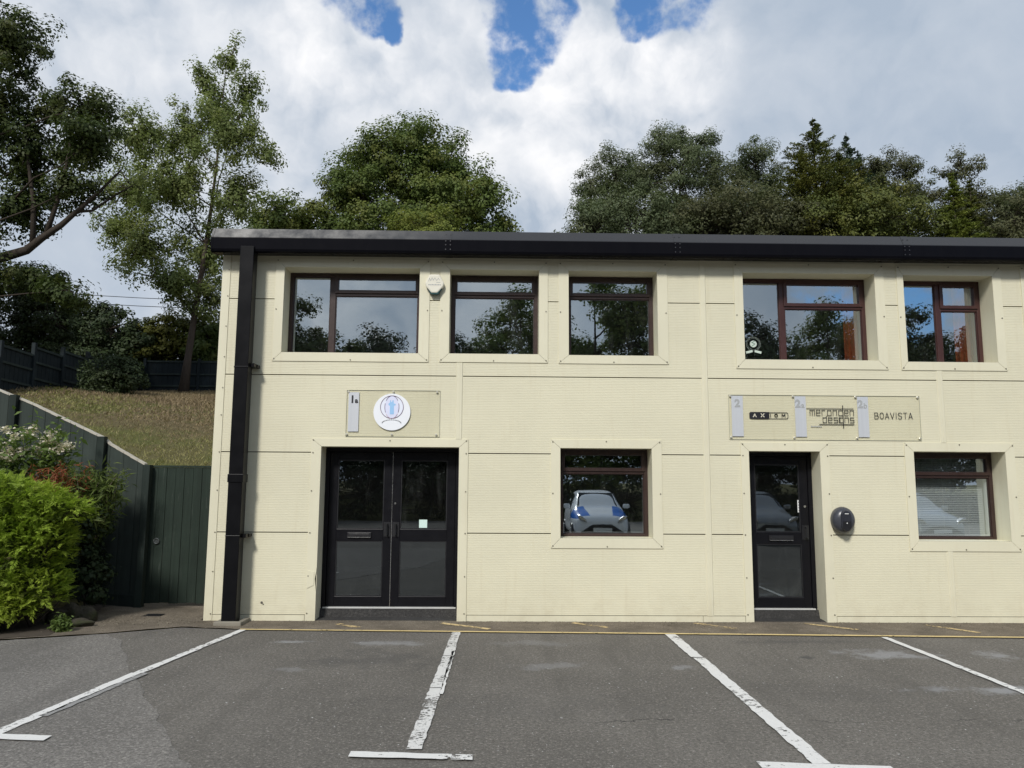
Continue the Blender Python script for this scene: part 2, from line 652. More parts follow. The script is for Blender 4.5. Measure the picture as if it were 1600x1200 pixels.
def paint_material(name, col, wear_lo, wear_hi, sc=22.0):
    m = Mat(name)
    w1 = m.noise(sc, 7, 0.72)
    w2 = m.noise(2.4, 3, 0.6)
    w = m.math('ADD', m.math('MULTIPLY', w1, 0.62), m.math('MULTIPLY', w2, 0.38))
    f = m.smooth(w, wear_lo, wear_hi)
    c = m.mix(m.noise(60, 3, 0.6), tuple(v * 0.78 for v in col), col)
    tr = m.node('ShaderNodeBsdfTransparent')
    return m.end(m.mixs(f, m.bsdf(c, 0.75, normal=m.bump(m.noise(150, 2, 0.7), 0.4, 0.005)), tr.outputs[0]))


M_PAINT = paint_material('white_road_paint', (0.74, 0.73, 0.70), 0.54, 0.60)
M_PAINTW = paint_material('worn_white_road_paint', (0.68, 0.67, 0.64), 0.515, 0.585, 30)
M_GHOST = paint_material('faded_paint_ghost', (0.30, 0.295, 0.285), 0.50, 0.62, 30)
M_YELL = paint_material('yellow_road_paint', (0.70, 0.54, 0.25), 0.54, 0.62, 26)
M_YELLW = paint_material('worn_yellow_road_paint', (0.66, 0.50, 0.25), 0.455, 0.56, 26)


def grass_bank_material():
    m = Mat('dry_mown_grass')
    a = m.noise(0.55, 5, 0.6)
    b = m.noise(9, 6, 0.7, vec=m.mapv((1, 1.0, 1)))
    g = m.noise(60, 3, 0.7)
    dry = m.mix(b, (0.11, 0.08, 0.046), (0.24, 0.18, 0.108))
    grn = m.mix(b, (0.075, 0.092, 0.026), (0.20, 0.195, 0.07))
    sep = m.node('ShaderNodeSeparateXYZ')
    m.L.new(m.tc, sep.inputs[0])
    low = m.smooth(sep.outputs['Y'], 15.5, 7.5)
    f = m.math('ADD', m.smooth(a, 0.46, 0.66), m.math('MULTIPLY', low, 0.55), True)
    c = m.mix(f, dry, grn)
    c = m.mix(m.smooth(g, 0.45, 0.75, 0, 0.6), c, (0.05, 0.042, 0.02))
    return m.end(m.bsdf(c, 0.95, normal=m.bump(g, 0.9, 0.06), spec=0.15))


M_GRASS = grass_bank_material()
M_SOIL = simple('bed_soil', (0.055, 0.042, 0.030), 0.95, 0, 0.45, 25)


def wood_material(name, col, var=0.35):
    m = Mat(name)
    v = m.mapv((9, 9, 0.7))
    a = m.noise(3.0, 7, 0.65, vec=v)
    b = m.noise(1.1, 4, 0.6)
    board = m.node('ShaderNodeTexWhiteNoise')
    board.noise_dimensions = '1D'
    sep = m.node('ShaderNodeSeparateXYZ')
    m.L.new(m.tc, sep.inputs[0])
    q = m.math('FLOOR', m.math('MULTIPLY', m.math('ADD', sep.outputs['X'], m.math('MULTIPLY', sep.outputs['Y'], 0.31)), 8.0))
    m.L.new(q, board.inputs['W'])
    c = m.mix(a, tuple(x * (1 - var) for x in col), tuple(x * (1 + var) for x in col))
    c = m.mix(m.math('MULTIPLY', board.outputs['Value'], 0.35), c, tuple(x * 0.5 for x in col))
    c = m.mix(m.smooth(b, 0.45, 0.75, 0, 0.5), c, tuple(x * 1.9 for x in col))
    w = m.noise(5.5, 6, 0.7, vec=m.mapv((7, 7, 0.45)))
    c = m.mix(m.smooth(w, 0.60, 0.74, 0, 0.55), c, (0.11, 0.12, 0.105))
    return m.end(m.bsdf(c, 0.8, normal=m.bump(a, 0.35, 0.01), spec=0.25))


M_FENCE = wood_material('dark_green_stained_wood', (0.018, 0.026, 0.022))
M_FENCE2 = wood_material('weathered_green_grey_wood', (0.034, 0.044, 0.038))
M_GATE = wood_material('gate_green_wood', (0.018, 0.028, 0.021), 0.5)
M_FARF = wood_material('blue_black_fence_wood', (0.014, 0.020, 0.022))
M_CUT = simple('pale_cut_wood', (0.42, 0.39, 0.33), 0.85, 0, 0.25, 8)


def bark_material(name, col):
    m = Mat(name)
    a = m.noise(6, 7, 0.7, vec=m.mapv((2.5, 2.5, 0.5)))
    c = m.mix(a, tuple(x * 0.5 for x in col), tuple(x * 1.5 for x in col))
    return m.end(m.bsdf(c, 0.92, normal=m.bump(a, 0.8, 0.04), spec=0.2))


M_BARK = bark_material('grey_brown_bark', (0.075, 0.058, 0.045))
M_BARKD = bark_material('dark_bark', (0.045, 0.036, 0.028))
M_TWIG = bark_material('pale_dead_twig', (0.22, 0.18, 0.14))


def leaf_material(name, a, b, alt=None, altamt=0.0, trans=0.32, rough=0.55, sc=0.55):
    m = Mat(name)
    gi = m.node('ShaderNodeNewGeometry')
    rnd = gi.outputs['Random Per Island']
    at = m.node('ShaderNodeAttribute')
    at.attribute_name = 'tint'
    c = m.mix(m.math('ADD', m.math('MULTIPLY', rnd, 0.45), m.math('MULTIPLY', at.outputs['Fac'], 0.55)), a, b)
    if alt:
        c = m.mix(m.smooth(m.noise(sc, 3, 0.6), 0.45, 0.68, 0, altamt), c, alt)
    p = m.bsdf(c, rough, spec=0.2)
    t = m.node('ShaderNodeBsdfTranslucent')
    m.L.new(m.mix(0.5, c, m.mix(1.0, c, (1.2, 1.35, 0.6), 'MULTIPLY')), t.inputs['Color'])
    return m.end(m.mixs(trans, p, t.outputs[0]))


L_OAK = leaf_material('oak_leaf', (0.058, 0.090, 0.022), (0.135, 0.178, 0.045), (0.20, 0.20, 0.05), 0.6)
L_OAKD = leaf_material('dark_oak_leaf', (0.030, 0.048, 0.014), (0.070, 0.092, 0.026), (0.11, 0.10, 0.03), 0.4)
L_BIRCH = leaf_material('light_leaf', (0.115, 0.150, 0.050), (0.215, 0.255, 0.090), (0.25, 0.26, 0.09), 0.5, 0.44)
L_WILLOW = leaf_material('grey_green_leaf', (0.070, 0.094, 0.046), (0.140, 0.170, 0.086), (0.105, 0.10, 0.048), 0.45)
L_CONIF = leaf_material('conifer_needle', (0.055, 0.075, 0.020), (0.115, 0.130, 0.032), (0.17, 0.16, 0.032), 0.7, 0.2)
L_SPRUCE = leaf_material('spruce_needle', (0.034, 0.060, 0.036), (0.075, 0.110, 0.062), None, 0, 0.15)
L_BROWN = leaf_material('olive_brown_leaf', (0.066, 0.072, 0.036), (0.125, 0.124, 0.060), (0.075, 0.10, 0.038), 0.6)
L_CYP = leaf_material('yellow_green_leaf', (0.10, 0.135, 0.026), (0.20, 0.23, 0.05), (0.24, 0.22, 0.04), 0.4)
L_HOLLY = leaf_material('dark_holly_leaf', (0.020, 0.034, 0.014), (0.050, 0.070, 0.026), (0.04, 0.045, 0.015), 0.4, 0.15)
L_HEDGE = leaf_material('olive_yellow_leaf', (0.070, 0.078, 0.016), (0.135, 0.135, 0.028), (0.06, 0.08, 0.02), 0.5)
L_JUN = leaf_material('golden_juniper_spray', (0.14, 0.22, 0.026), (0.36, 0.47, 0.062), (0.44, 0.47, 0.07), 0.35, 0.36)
L_JUND = leaf_material('inner_juniper_spray', (0.04, 0.065, 0.012), (0.10, 0.14, 0.025), (0.09, 0.065, 0.02), 0.4, 0.2)  # inner sprays coloured darker to put shadow depth into the bush
L_WEED = leaf_material('weed_leaf', (0.075, 0.12, 0.030), (0.16, 0.22, 0.06))
L_RUST = leaf_material('rust_brown_frond', (0.16, 0.045, 0.022), (0.30, 0.10, 0.045))
L_IVY = leaf_material('dark_ivy_leaf', (0.016, 0.030, 0.014), (0.042, 0.062, 0.026), None, 0, 0.12)
L_FLOWER = leaf_material('cream_petal', (0.62, 0.55, 0.44), (0.80, 0.75, 0.66), None, 0, 0.3)
def rock_material():
    m = Mat('mossy_rock')
    a = m.noise(9, 8, 0.7)
    b = m.noise(40, 5, 0.7)
    c = m.mix(a, (0.03, 0.028, 0.022), (0.12, 0.105, 0.08))
    c = m.mix(m.smooth(m.noise(5, 4), 0.5, 0.65, 0, 0.7), c, (0.035, 0.045, 0.015))
    return m.end(m.bsdf(c, 0.92, normal=m.bump(m.math('ADD', a, m.math('MULTIPLY', b, 0.4)), 1.0, 0.06), spec=0.2))


M_ROCK = rock_material()

# ------------------------------------------------------------------ terrain


def height(x, y):
    x = np.asarray(x, float)
    y = np.asarray(y, float)
    base = 2.1 * sstep(2.4, 6.2, y) + 0.1875 * np.clip(y - 6.0, 0, 24) + 0.03 * np.clip(y - 30, 0, 60)
    base = base + 0.11 * np.clip(-8 - x, 0, 12) * sstep(3, 8, y) * (1 - sstep(14, 26, y))
    clear = np.maximum(sstep(-4.35, -5.0, x), sstep(9.6, 11.5, y))
    clear = np.maximum(clear, sstep(17, 22, x))
    bank = base * clear
    # raised bed at the left, in front of the fence
    bed = 0.75 * sstep(-5.6, -7.2, x) * sstep(-1.6, 0.9, y)
    bed = bed * (1 - sstep(2.5, 5, y))
    # ground behind the viewer rises a little into the trees
    back = 1.2 * sstep(-24, -40, y)
    return np.maximum(bank, bed) + back - 0.03


def ground_grid():
    xs = np.concatenate([[-900, -400, -200, -120, -80, -60, -48, -40, -34], np.arange(-30, 30.01, 0.5), [34, 40, 48, 60, 80, 120, 200, 400, 900]])
    ys = np.concatenate([[-900, -400, -200, -120, -80, -60, -50, -45], np.arange(-42, 42.01, 0.5), [46, 52, 60, 80, 120, 200, 400, 900]])
    X, Y = np.meshgrid(xs, ys)
    Z = height(X, Y)
    nx = len(xs)
    V = np.stack([X.ravel(), Y.ravel(), Z.ravel()], 1)
    F = []
    for j in range(len(ys) - 1):
        for i in range(nx - 1):
            F.append((j * nx + i, j * nx + i + 1, (j + 1) * nx + i + 1, (j + 1) * nx + i))
    me = bpy.data.meshes.new('ground')
    me.from_pydata(V.tolist(), [], F)
    me.polygons.foreach_set('use_smooth', [True] * len(F))
    me.materials.append(M_GRASS)
    o = bpy.data.objects.new('ground', me)
    COL.objects.link(o)
    return tag(o, kind='structure')


ground_grid()


def sheet(name, poly, z, mat, wob=0.0, seed=1, step=0.12):
    """flat sheet with a slightly uneven outline"""
    rnd = random.Random(seed)
    P = []
    n = len(poly)
    for i in range(n):
        a, b = Vector(poly[i]), Vector(poly[(i + 1) % n])
        k = max(1, int((b - a).length / step)) if wob else 1
        k = min(k, 160)
        d = (b - a).normalized()
        nn = Vector((-d.y, d.x))
        for j in range(k):
            p = a.lerp(b, j / k)
            if wob and j:
                p = p + nn * rnd.uniform(-wob, wob)
            P.append((p.x, p.y, z))
    bm = bmesh.new()
    f = bm.faces.new([bm.verts.new(p) for p in P])
    if f.normal.z < 0:
        f.normal_flip()
    bmesh.ops.triangulate(bm, faces=[f])
    me = bpy.data.meshes.new(name)
    bm.to_mesh(me)
    bm.free()
    me.materials.append(mat)
    o = bpy.data.objects.new(name, me)
    COL.objects.link(o)
    return tag(o, kind='structure')


sheet('car_park', [(-40, -24), (40, -24), (40, -0.9), (7, -0.95), (-2.9, -0.57), (-3.7, -0.42), (-4.5, -0.86), (-5.4, -1.22), (-8, -2.0), (-40, -5)], 0.0, M_ASPH)
sheet('asphalt_patch', [(-4.38, -0.84), (-4.05, -1.15), (-3.75, -1.75), (-3.15, -2.8), (-2.23, -4.3), (-1.6, -5.3), (-1.2, -7), (-1.0, -10), (-9, -10), (-9, -2.4), (-5.4, -1.25)], 0.004, M_ASPH2, 0.025, 4)
sheet('pavement', [(-6.6, 3.0), (-6.3, -0.9), (-5.35, -1.15), (-4.5, -0.84), (-3.72, -0.40), (-2.9, -0.56), (7, -0.93), (16, -1.25), (16, 0.04), (-3.66, 0.04), (-3.66, 3.0)], 0.008, M_STRIP, 0.02, 7)
# painted lines: each line its own sheet
sheet('yellow_line', [(-2.98, -0.545), (-1.5, -0.60), (0.5, -0.675), (3.0, -0.765), (6.0, -0.89), (14, -1.2), (14, -1.27), (6.0, -0.957), (3.0, -0.83), (0.5, -0.738), (-1.5, -0.660), (-2.96, -0.60)], 0.012, M_YELL, 0.004, 3)
for a, b in [((-1.92, -0.21), (-1.62, -0.45)), ((-0.67, -0.14), (-0.08, -0.52)), ((0.94, -0.10), (1.33, -0.40)), ((2.45, -0.09), (2.85, -0.45)),
             ((3.81, -0.10), (4.3, -0.5)), ((5.28, -0.18), (5.66, -0.66)), ((6.7, -0.2), (7.1, -0.7))]:
    d = (Vector(b) - Vector(a)).normalized()
    nn = Vector((-d.y, d.x)) * 0.042
    sheet('yellow_hatch', [Vector(a) - nn, Vector(b) - nn, Vector(b) + nn, Vector(a) + nn], 0.0125, M_YELLW, 0.006, int(abs(a[0]) * 100))


def bay_line(x0, y0, x1, y1, w, mat, seed):
    sheet('bay_line', [(x0 - w / 2, y0), (x1 - w / 2, y1), (x1 + w / 2, y1), (x0 + w / 2, y0)], 0.0105, mat, 0.007, seed, 0.08)


bay_line(-2.93, -0.58, -3.20, -2.62, 0.085, M_PAINT, 11)
bay_line(-3.215, -2.62, -3.40, -4.34, 0.095, M_PAINT, 12)
bay_line(-3.13, -2.62, -3.30, -3.9, 0.07, M_GHOST, 22)
bay_line(-0.455, -0.66, -0.475, -1.9, 0.10, M_PAINTW, 13)
bay_line(-0.475, -1.92, -0.50, -3.10, 0.10, M_PAINTW, 14)
bay_line(-0.50, -3.12, -0.525, -4.6, 0.105, M_PAINTW, 15)
bay_line(-0.435, -1.7, -0.445, -3.3, 0.03, M_PAINT, 25)
bay_line(1.99, -0.72, 2.0, -1.95, 0.12, M_PAINT, 16)
bay_line(2.01, -1.98, 2.02, -4.86, 0.115, M_PAINT, 17)
bay_line(4.39, -0.93, 4.43, -4.95, 0.075, M_PAINT, 18)
bay_line(6.9, -1.05, 6.9, -4.95, 0.10, M_PAINT, 19)
bay_line(-5.9, -2.2, -5.9, -4.4, 0.10, M_PAINT, 20)


def bay_tee(xa, ya, xb, yb, w, seed):
    sheet('bay_end_line', [(xa, ya - w / 2), (xb, yb - w / 2), (xb, yb + w / 2), (xa, ya + w / 2)], 0.0145, M_PAINT, 0.006, seed, 0.08)


bay_tee(-3.62, -4.33, -2.98, -4.40, 0.10, 31)
bay_tee(-0.92, -4.70, -0.14, -4.76, 0.095, 32)
bay_tee(1.62, -4.89, 2.42, -4.97, 0.11, 33)
bay_tee(4.05, -5.0, 4.8, -5.05, 0.11, 34)
# soil bed with a low edging
sheet('planting_bed', [(-9, -2.3), (-6.3, -1.42), (-5.35, -1.14), (-4.95, -0.95), (-4.98, -0.5), (-5.15, 0.3), (-5.35, 1.3), (-9, 2.2)], 0.012, M_SOIL, 0.05, 8)

# ------------------------------------------------------------------ the office unit
RECESS = 0.28
bld = thing('office_building', 'two storey cream ribbed clad office unit with dark eaves and brown windows', 'building', (0, 0, 0))
BX0, BX1, BY1, BTOP = -3.605, 13.0, 9.2, 4.70

# (outer x0,x1,z0,z1, inner x0,x1,z0,z1)
WINS = {
    'w1': (-2.916, -0.905, 3.253, 4.615, -2.802, -1.039, 3.367, 4.497),
    'w2': (-0.768, 0.640, 3.257, 4.612, -0.644, 0.524, 3.369, 4.487),
    'w3': (0.779, 2.213, 3.252, 4.610, 0.912, 2.078, 3.363, 4.487),
    'w4': (3.095, 5.091, 3.207, 4.622, 3.211, 4.966, 3.328, 4.487),
    'w5': (5.263, 6.662, 3.205, 4.612, 5.350, 6.544, 3.316, 4.478),
    'w6': (6.928, 8.90, 3.207, 4.615, 7.045, 8.78, 3.325, 4.485),
    'l1': (0.678, 2.098, 0.903, 2.268, 0.799, 1.970, 1.028, 2.160),
    'l2': (5.236, 6.669, 0.886, 2.259, 5.353, 6.546, 1.012, 2.148),
}
DOORS = {
    'd1': (-2.367, -0.376, 0.0, 2.260, -2.240, -0.491, 0.0, 2.160),
    'd2': (3.115, 4.258, 0.0, 2.246, 3.219, 4.137, 0.0, 2.139),
}
OPEN = {**WINS, **DOORS}


def cladding():
    rows = [0.079, 1.083, 2.084, 3.076, 4.070, 4.760]
    holes = [(v[4] - 0.05, v[5] + 0.05, v[6] - 0.05, v[7] + 0.05) for v in OPEN.values()]
    x0, x1 = BX0 + 0.06, BX1
    mb = MB()
    for a, b in zip(rows[:-1], rows[1:]):
        za, zb = a + 0.006, b - 0.006
        n = max(1, round((zb - za) / 0.0212))
        p = (zb - za) / n
        for k in range(n):
            z0 = za + k * p
            mid = z0 + p / 2
            cuts = sorted((h[0], h[1]) for h in holes if h[2] < mid < h[3])
            segs, cur = [], x0
            for c0, c1 in cuts:
                if c0 > cur:
                    segs.append((cur, c0))
                cur = max(cur, c1)
            segs.append((cur, x1))
            g = 0.0055
            prof = [(0.0, z0), (0.0, z0 + p - g), (0.0022, z0 + p - g * 0.7), (0.0022, z0 + p - g * 0.3), (0.0, z0 + p)]
            for sa, sb in segs:
                for (ya, z_a), (yb, z_b) in zip(prof[:-1], prof[1:]):
                    mb.quad((sa, ya, z_a), (sb, ya, z_a), (sb, yb, z_b), (sa, yb, z_b))
            if k == 0:
                for sa, sb in segs:
                    mb.quad((sa, 0.03, z0), (sb, 0.03, z0), (sb, 0, z0), (sa, 0, z0))
            if k == n - 1:
                for sa, sb in segs:
                    mb.quad((sa, 0, z0 + p), (sb, 0, z0 + p), (sb, 0.03, z0 + p), (sa, 0.03, z0 + p))
    o = mb.build('wall', M_CREAM, bld)
    return o


wall = cladding()


def wall_core():
    xs = sorted({BX0 + 0.02, BX1} | {v[4] for v in OPEN.values()} | {v[5] for v in OPEN.values()})
    zs = sorted({0.0, BTOP} | {v[6] for v in OPEN.values()} | {v[7] for v in OPEN.values()})
    mb = MB()
    for xa, xb in zip(xs[:-1], xs[1:]):
        for za, zb in zip(zs[:-1], zs[1:]):
            cx, cz = (xa + xb) / 2, (za + zb) / 2
            if any(v[4] < cx < v[5] and v[6] < cz < v[7] for v in OPEN.values()):
                continue
            mb.quad((xa, 0.025, za), (xb, 0.025, za), (xb, 0.025, zb), (xa, 0.025, zb))
            mb.quad((xa, 0.36, za), (xb, 0.36, za), (xb, 0.36, zb), (xa, 0.36, zb))
    mb.build('wall_core', M_GAP, bld)
    mi = MB()
    mi.quad((BX0 + .2, 0.37, 0.03), (BX0 + .2, BY1 - .1, 0.03), (BX0 + .2, BY1 - .1, 4.66), (BX0 + .2, 0.37, 4.66))
    mi.quad((BX1 - .2, 0.37, 0.03), (BX1 - .2, BY1 - .1, 0.03), (BX1 - .2, BY1 - .1, 4.66), (BX1 - .2, 0.37, 4.66))
    mi.quad((BX0 + .2, 5.0, 0.03), (BX1 - .2, 5.0, 0.03), (BX1 - .2, 5.0, 4.66), (BX0 + .2, 5.0, 4.66))
    mi.box(2.5, 2.62, 0.4, 5, 0.05, 4.66)
    mi.box(-0.40, -0.30, 0.4, 5, 0.05, 2.7)
    mi.box(BX0 + .2, BX1 - .2, 0.36, 5.2, 2.68, 2.9)
    mi.box(BX0 + .2, BX1 - .2, 0.36, 5.2, 4.60, 4.68)
    mi.build('interior_wall', M_PLASTER, bld)
    mf = MB()
    mf.box(BX0 + .2, BX1 - .2, 0.36, 5.2, -0.02, 0.12)
    mf.build('interior_floor', M_CARPET, bld)
    ms = MB()
    ms.quad((BX0, 0.0, 0), (BX0, BY1, 0), (BX0, BY1, 4.75), (BX0, 0.0, 4.75))
    ms.quad((BX1, 0.0, 0), (BX1, BY1, 0), (BX1, BY1, 4.75), (BX1, 0.0, 4.75))
    ms.quad((BX0, BY1, 0), (BX1, BY1, 0), (BX1, BY1, 4.75), (BX0, BY1, 4.75))
    ms.build('side_wall', M_TRIM, bld)


wall_core()

# flat flashings: corner, base course, vertical joint covers
def screw(mb, x, z, y=-0.010, r=0.0085):
    mb.disc(x, z, y - 0.005, y + 0.004, r, 8)


cr = MB()
cr.box(BX0 - 0.004, BX0 + 0.10, -0.009, 0.02, 0.0, 4.75)
sc_ = MB()
for z in (0.09, 0.6, 1.08, 1.6, 2.08, 2.55, 2.9, 3.3, 3.7, 4.1, 4.45):
    screw(sc_, BX0 + 0.082, z)
cr.build('corner_flashing', M_TRIM, bld, extra=(sc_, M_SCREW))
for a, b in ((BX0 + 0.104, -2.374), (-0.37, 2.578), (2.583, 3.11), (4.265, 8.8), (8.81, BX1)):
    bs = MB()
    bs.box(a, b, -0.006, 0.02, 0.0, 0.078)
    bs.build('base_flashing', M_TRIM, bld)
for x0, x1, z0, z1 in [(-0.545, -0.455, 2.263, 3.25), (2.637, 2.722, 0.082, 4.70), (5.716, 5.800, 2.262, 3.20), (5.708, 5.790, 0.082, 0.884), (8.93, 9.02, 0.082, 4.70), (12.0, 12.09, 0.082, 4.7)]:
    vs = MB()
    xm = (x0 + x1) / 2
    vs.prism([(x0, 0.004), (x0 + 0.012, -0.010), (xm - 0.004, -0.010), (xm - 0.004, -0.0125), (xm + 0.004, -0.0125), (xm + 0.004, -0.010), (x1 - 0.012, -0.010), (x1, 0.004)], 'z', z0, z1)
    vs.build('joint_cover', M_TRIM, bld)


def surround(parent, v, door=False, dent=False):
    ox0, ox1, oz0, oz1, ix0, ix1, iz0, iz1 = v
    g = 0.0022
    mb = MB()
    y0, y1 = -0.011, 0.004

    def piece(p):
        mb.prism(p, 'y', y0, y1)
    e = (g, g)
    bot = 0.0 if door else None
    # top
    piece([(ox0 + g, oz1), (ox1 - g, oz1), (ix1 - g, iz1), (ix0 + g, iz1)])
    if door:
        if dent:
            # left leg with the crushed lower edge seen in the photograph
            mb.prism([(ox0, 0.005), (ix0, 0.005), (ix0, 0.36), (ix0 - 0.012, 0.44), (ix0 - 0.020, 0.52), (ix0 - 0.006, 0.60), (ix0, 0.66), (ix0, iz1 - g), (ox0, oz1 - g)], 'y', y0, y1)
            mb.prism([(ox0 + 0.015, 0.40), (ix0 - 0.03, 0.44), (ix0 - 0.03, 0.60), (ox0 + 0.012, 0.62)], 'y', y0 - 0.006, y0)
        else:
            piece([(ox0, 0.005), (ix0, 0.005), (ix0, iz1 - g), (ox0, oz1 - g)])
        piece([(ix1, 0.005), (ox1, 0.005), (ox1, oz1 - g), (ix1, iz1 - g)])
    else:
        piece([(ox0, oz0 + g), (ix0, iz0 + g), (ix0, iz1 - g), (ox0, oz1 - g)])
        piece([(ix1, iz0 + g), (ox1, oz0 + g), (ox1, oz1 - g), (ix1, iz1 - g)])
        piece([(ox0 + g, oz0), (ox1 - g, oz0), (ix1 - g, iz0), (ix0 + g, iz0)])
    # reveals
    t = 0.006
    lo = 0.0 if door else iz0
    mb.box(ix0 - t, ix0, y1 + 0.0005, RECESS + 0.02, lo, iz1)
    mb.box(ix1, ix1 + t, y1 + 0.0005, RECESS + 0.02, lo, iz1)
    mb.box(ix0, ix1, y1 + 0.0005, RECESS + 0.02, iz1, iz1 + t)
    if not door:
        mb.prism([(y1 + 0.0005, iz0 - 0.012), (RECESS + 0.02, iz0 - 0.012), (RECESS + 0.02, iz0 + 0.004), (y1 + 0.0005, iz0 - 0.002)], 'x', ix0, ix1)
    sc = MB()
    zs = (oz0 + 0.03, (oz0 + oz1) / 2, oz1 - 0.03)
    for x in (ox0 + 0.025, ox1 - 0.025):
        for z in (([0.10, 0.55, 1.08, 1.6, 2.08, oz1 - 0.02]) if door else zs):
            screw(sc, x, z, -0.013)
    for z in ([oz1 - 0.022] if door else (oz0 + 0.022, oz1 - 0.022)):
        screw(sc, (ox0 + ox1) / 2, z, -0.013)
    return mb.build('surround', M_TRIM, parent, extra=(sc, M_SCREW))


def ring(mb, x0, x1, z0, z1, w, y0, y1, wb=None):
    wb = wb or w
    mb.box(x0, x0 + w, y0, y1, z0, z1)
    mb.box(x1 - w, x1, y0, y1, z0, z1)
    mb.box(x0 + w, x1 - w, y0, y1, z1 - w, z1)
    mb.box(x0 + w, x1 - w, y0, y1, z0, z0 + wb)


def window(key, mull=None, trans=0.62, red=False, up=True, split_right=False):
    """outer frame, optional mullion, transom, opening top light"""
    v = WINS[key]
    ix0, ix1, iz0, iz1 = v[4:]
    mat = M_RED if red else M_BROWN
    fw = 0.050
    y0, y1 = RECESS, RECESS + 0.065
    mb = MB()
    ring(mb, ix0, ix1, iz0 + 0.004, iz1, fw, y0, y1, 0.032)
    zt = iz0 + (iz1 - iz0) * trans
    lights = []
    xa, xb = ix0 + fw, ix1 - fw
    zb, ztop = iz0 + 0.036, iz1 - fw
    if mull is not None:
        mb.box(mull - 0.037, mull + 0.037, y0 + 0.003, y1 - 0.002, zb, ztop)
        lights.append((xa, mull - 0.037, zb, ztop))
        xa = mull + 0.037
    mb.box(xa, xb, y0 + 0.004, y1 - 0.003, zt - 0.022, zt + 0.022)
    lights.append((xa, xb, zb, zt - 0.022))
    top = (xa, xb, zt + 0.022, ztop)
    fr = mb.build('window', mat, bld, bevel=0.004)
    surround(fr, v)
    gm = (M_GLASS2 if red else M_GLASS) if up else M_GLASSL
    # opening top light: its own sash, standing proud of the frame
    sm = MB()
    ring(sm, top[0] - 0.012, top[1] + 0.012, top[2] - 0.010, top[3] + 0.012, 0.045, y0 - 0.016, y0 + 0.045)
    sm.build('sash', mat, fr, bevel=0.004)
    p = MB()
    p.box(top[0] + 0.033, top[1] - 0.033, y0 + 0.022, y0 + 0.023, top[2] + 0.035, top[3] - 0.033)
    p.f = p.f[2:3]
    p.build('pane', gm, fr)
    for l in lights:
        bd = MB()
        ring(bd, l[0] - 0.001, l[1] + 0.001, l[2] - 0.001, l[3] + 0.001, 0.012, y0 + 0.018, y0 + 0.034)
        bd.build('glazing_bead', mat, fr)
        p = MB()
        p.box(l[0], l[1], y0 + 0.030, y0 + 0.031, l[2], l[3])
        p.f = p.f[2:3]
        p.build('pane', gm, fr)
    # pale inner lining behind the frame
    li = MB()
    ring(li, ix0 + 0.012, ix1 - 0.012, iz0 + 0.012, iz1 - 0.012, 0.050, y1 + 0.006, y1 + 0.05)
    li.box(ix0 + 0.0, ix1 - 0.0, y1 + 0.052, y1 + 0.24, iz0 - 0.01, iz0 + 0.022)
    li.box(ix0 - 0.02, ix0, y1 + 0.052, y1 + 0.20, iz0, iz1)
    li.box(ix1, ix1 + 0.02, y1 + 0.052, y1 + 0.20, iz0, iz1)
    li.build('inner_lining', M_WHITE, fr)
    return fr


window('w1', mull=-2.225, trans=0.745)
window('w2', trans=0.745)
window('w3', trans=0.745)
window('w4', mull=3.83, trans=0.66, red=True)
window('w5', mull=5.965, trans=0.66, red=True)
window('w6', mull=7.7, trans=0.66, red=True)
window('l1', trans=0.735, up=False)
window('l2', trans=0.725, up=False)


def leaf_door(x0, x1, z0, z1, rail_z, handle_side, parent_name, letter=None):
    """glazed aluminium door leaf in two panes"""
    st = 0.105
    y0, y1 = RECESS + 0.012, RECESS + 0.058
    mb = MB()
    mb.box(x0, x0 + st, y0, y1, z0, z1)
    mb.box(x1 - st, x1, y0, y1, z0, z1)
    mb.box(x0 + st, x1 - st, y0 + .001, y1, z1 - 0.105, z1)
    mb.box(x0 + st, x1 - st, y0 + .001, y1, z0, z0 + 0.125)
    mb.box(x0 + st, x1 - st, y0 + .001, y1, rail_z - 0.075, rail_z + 0.075)
    d = mb.build(parent_name, M_DOOR, bld, bevel=0.004)
    for za, zb in ((z0 + 0.125, rail_z - 0.075), (rail_z + 0.075, z1 - 0.105)):
        bd = MB()
        ring(bd, x0 + st - .001, x1 - st + .001, za - .001, zb + .001, 0.014, y0 + 0.008, y0 + 0.026)
        bd.build('glazing_bead', M_BLACK, d)
        p = MB()
        p.box(x0 + st, x1 - st, y0 + 0.022, y0 + 0.023, za, zb)
        p.f = p.f[2:3]
        p.build('pane', M_GLASSD, d)
    hx = x1 - 0.052 if handle_side == 'r' else x0 + 0.052
    h = MB()
    h.box(hx - 0.045, hx + 0.045, y0 - 0.008, y0 - 0.001, rail_z - 0.02, rail_z + 0.165)
    h.tube([(hx, y0 - 0.001, rail_z + 0.14), (hx, y0 - 0.05, rail_z + 0.14), (hx, y0 - 0.05, rail_z + 0.01), (hx, y0 - 0.001, rail_z + 0.01)], 0.011, 8)
    h.build('handle', M_BLACK, d)
    if letter:
        lx0, lx1 = letter
        lm = MB()
        lm.box(lx0, lx1, y0 - 0.012, y0 - 0.0005, rail_z - 0.032, rail_z + 0.032)
        lm.box(lx0 + 0.02, lx1 - 0.02, y0 - 0.017, y0 - 0.0125, rail_z - 0.022, rail_z + 0.016)
        lm.build('letter_plate', M_BLACK, d, bevel=0.003)
        le = MB()
        le.box(lx0 + 0.006, lx1 - 0.006, y0 - 0.020, y0 - 0.0125, rail_z - 0.034, rail_z - 0.025)
        le.build('plate_edge', M_STEEL, d)
    return d


M_SILL = simple('pale_metal_sill', (0.62, 0.62, 0.60), 0.4, 0.2, 0.1, 9)


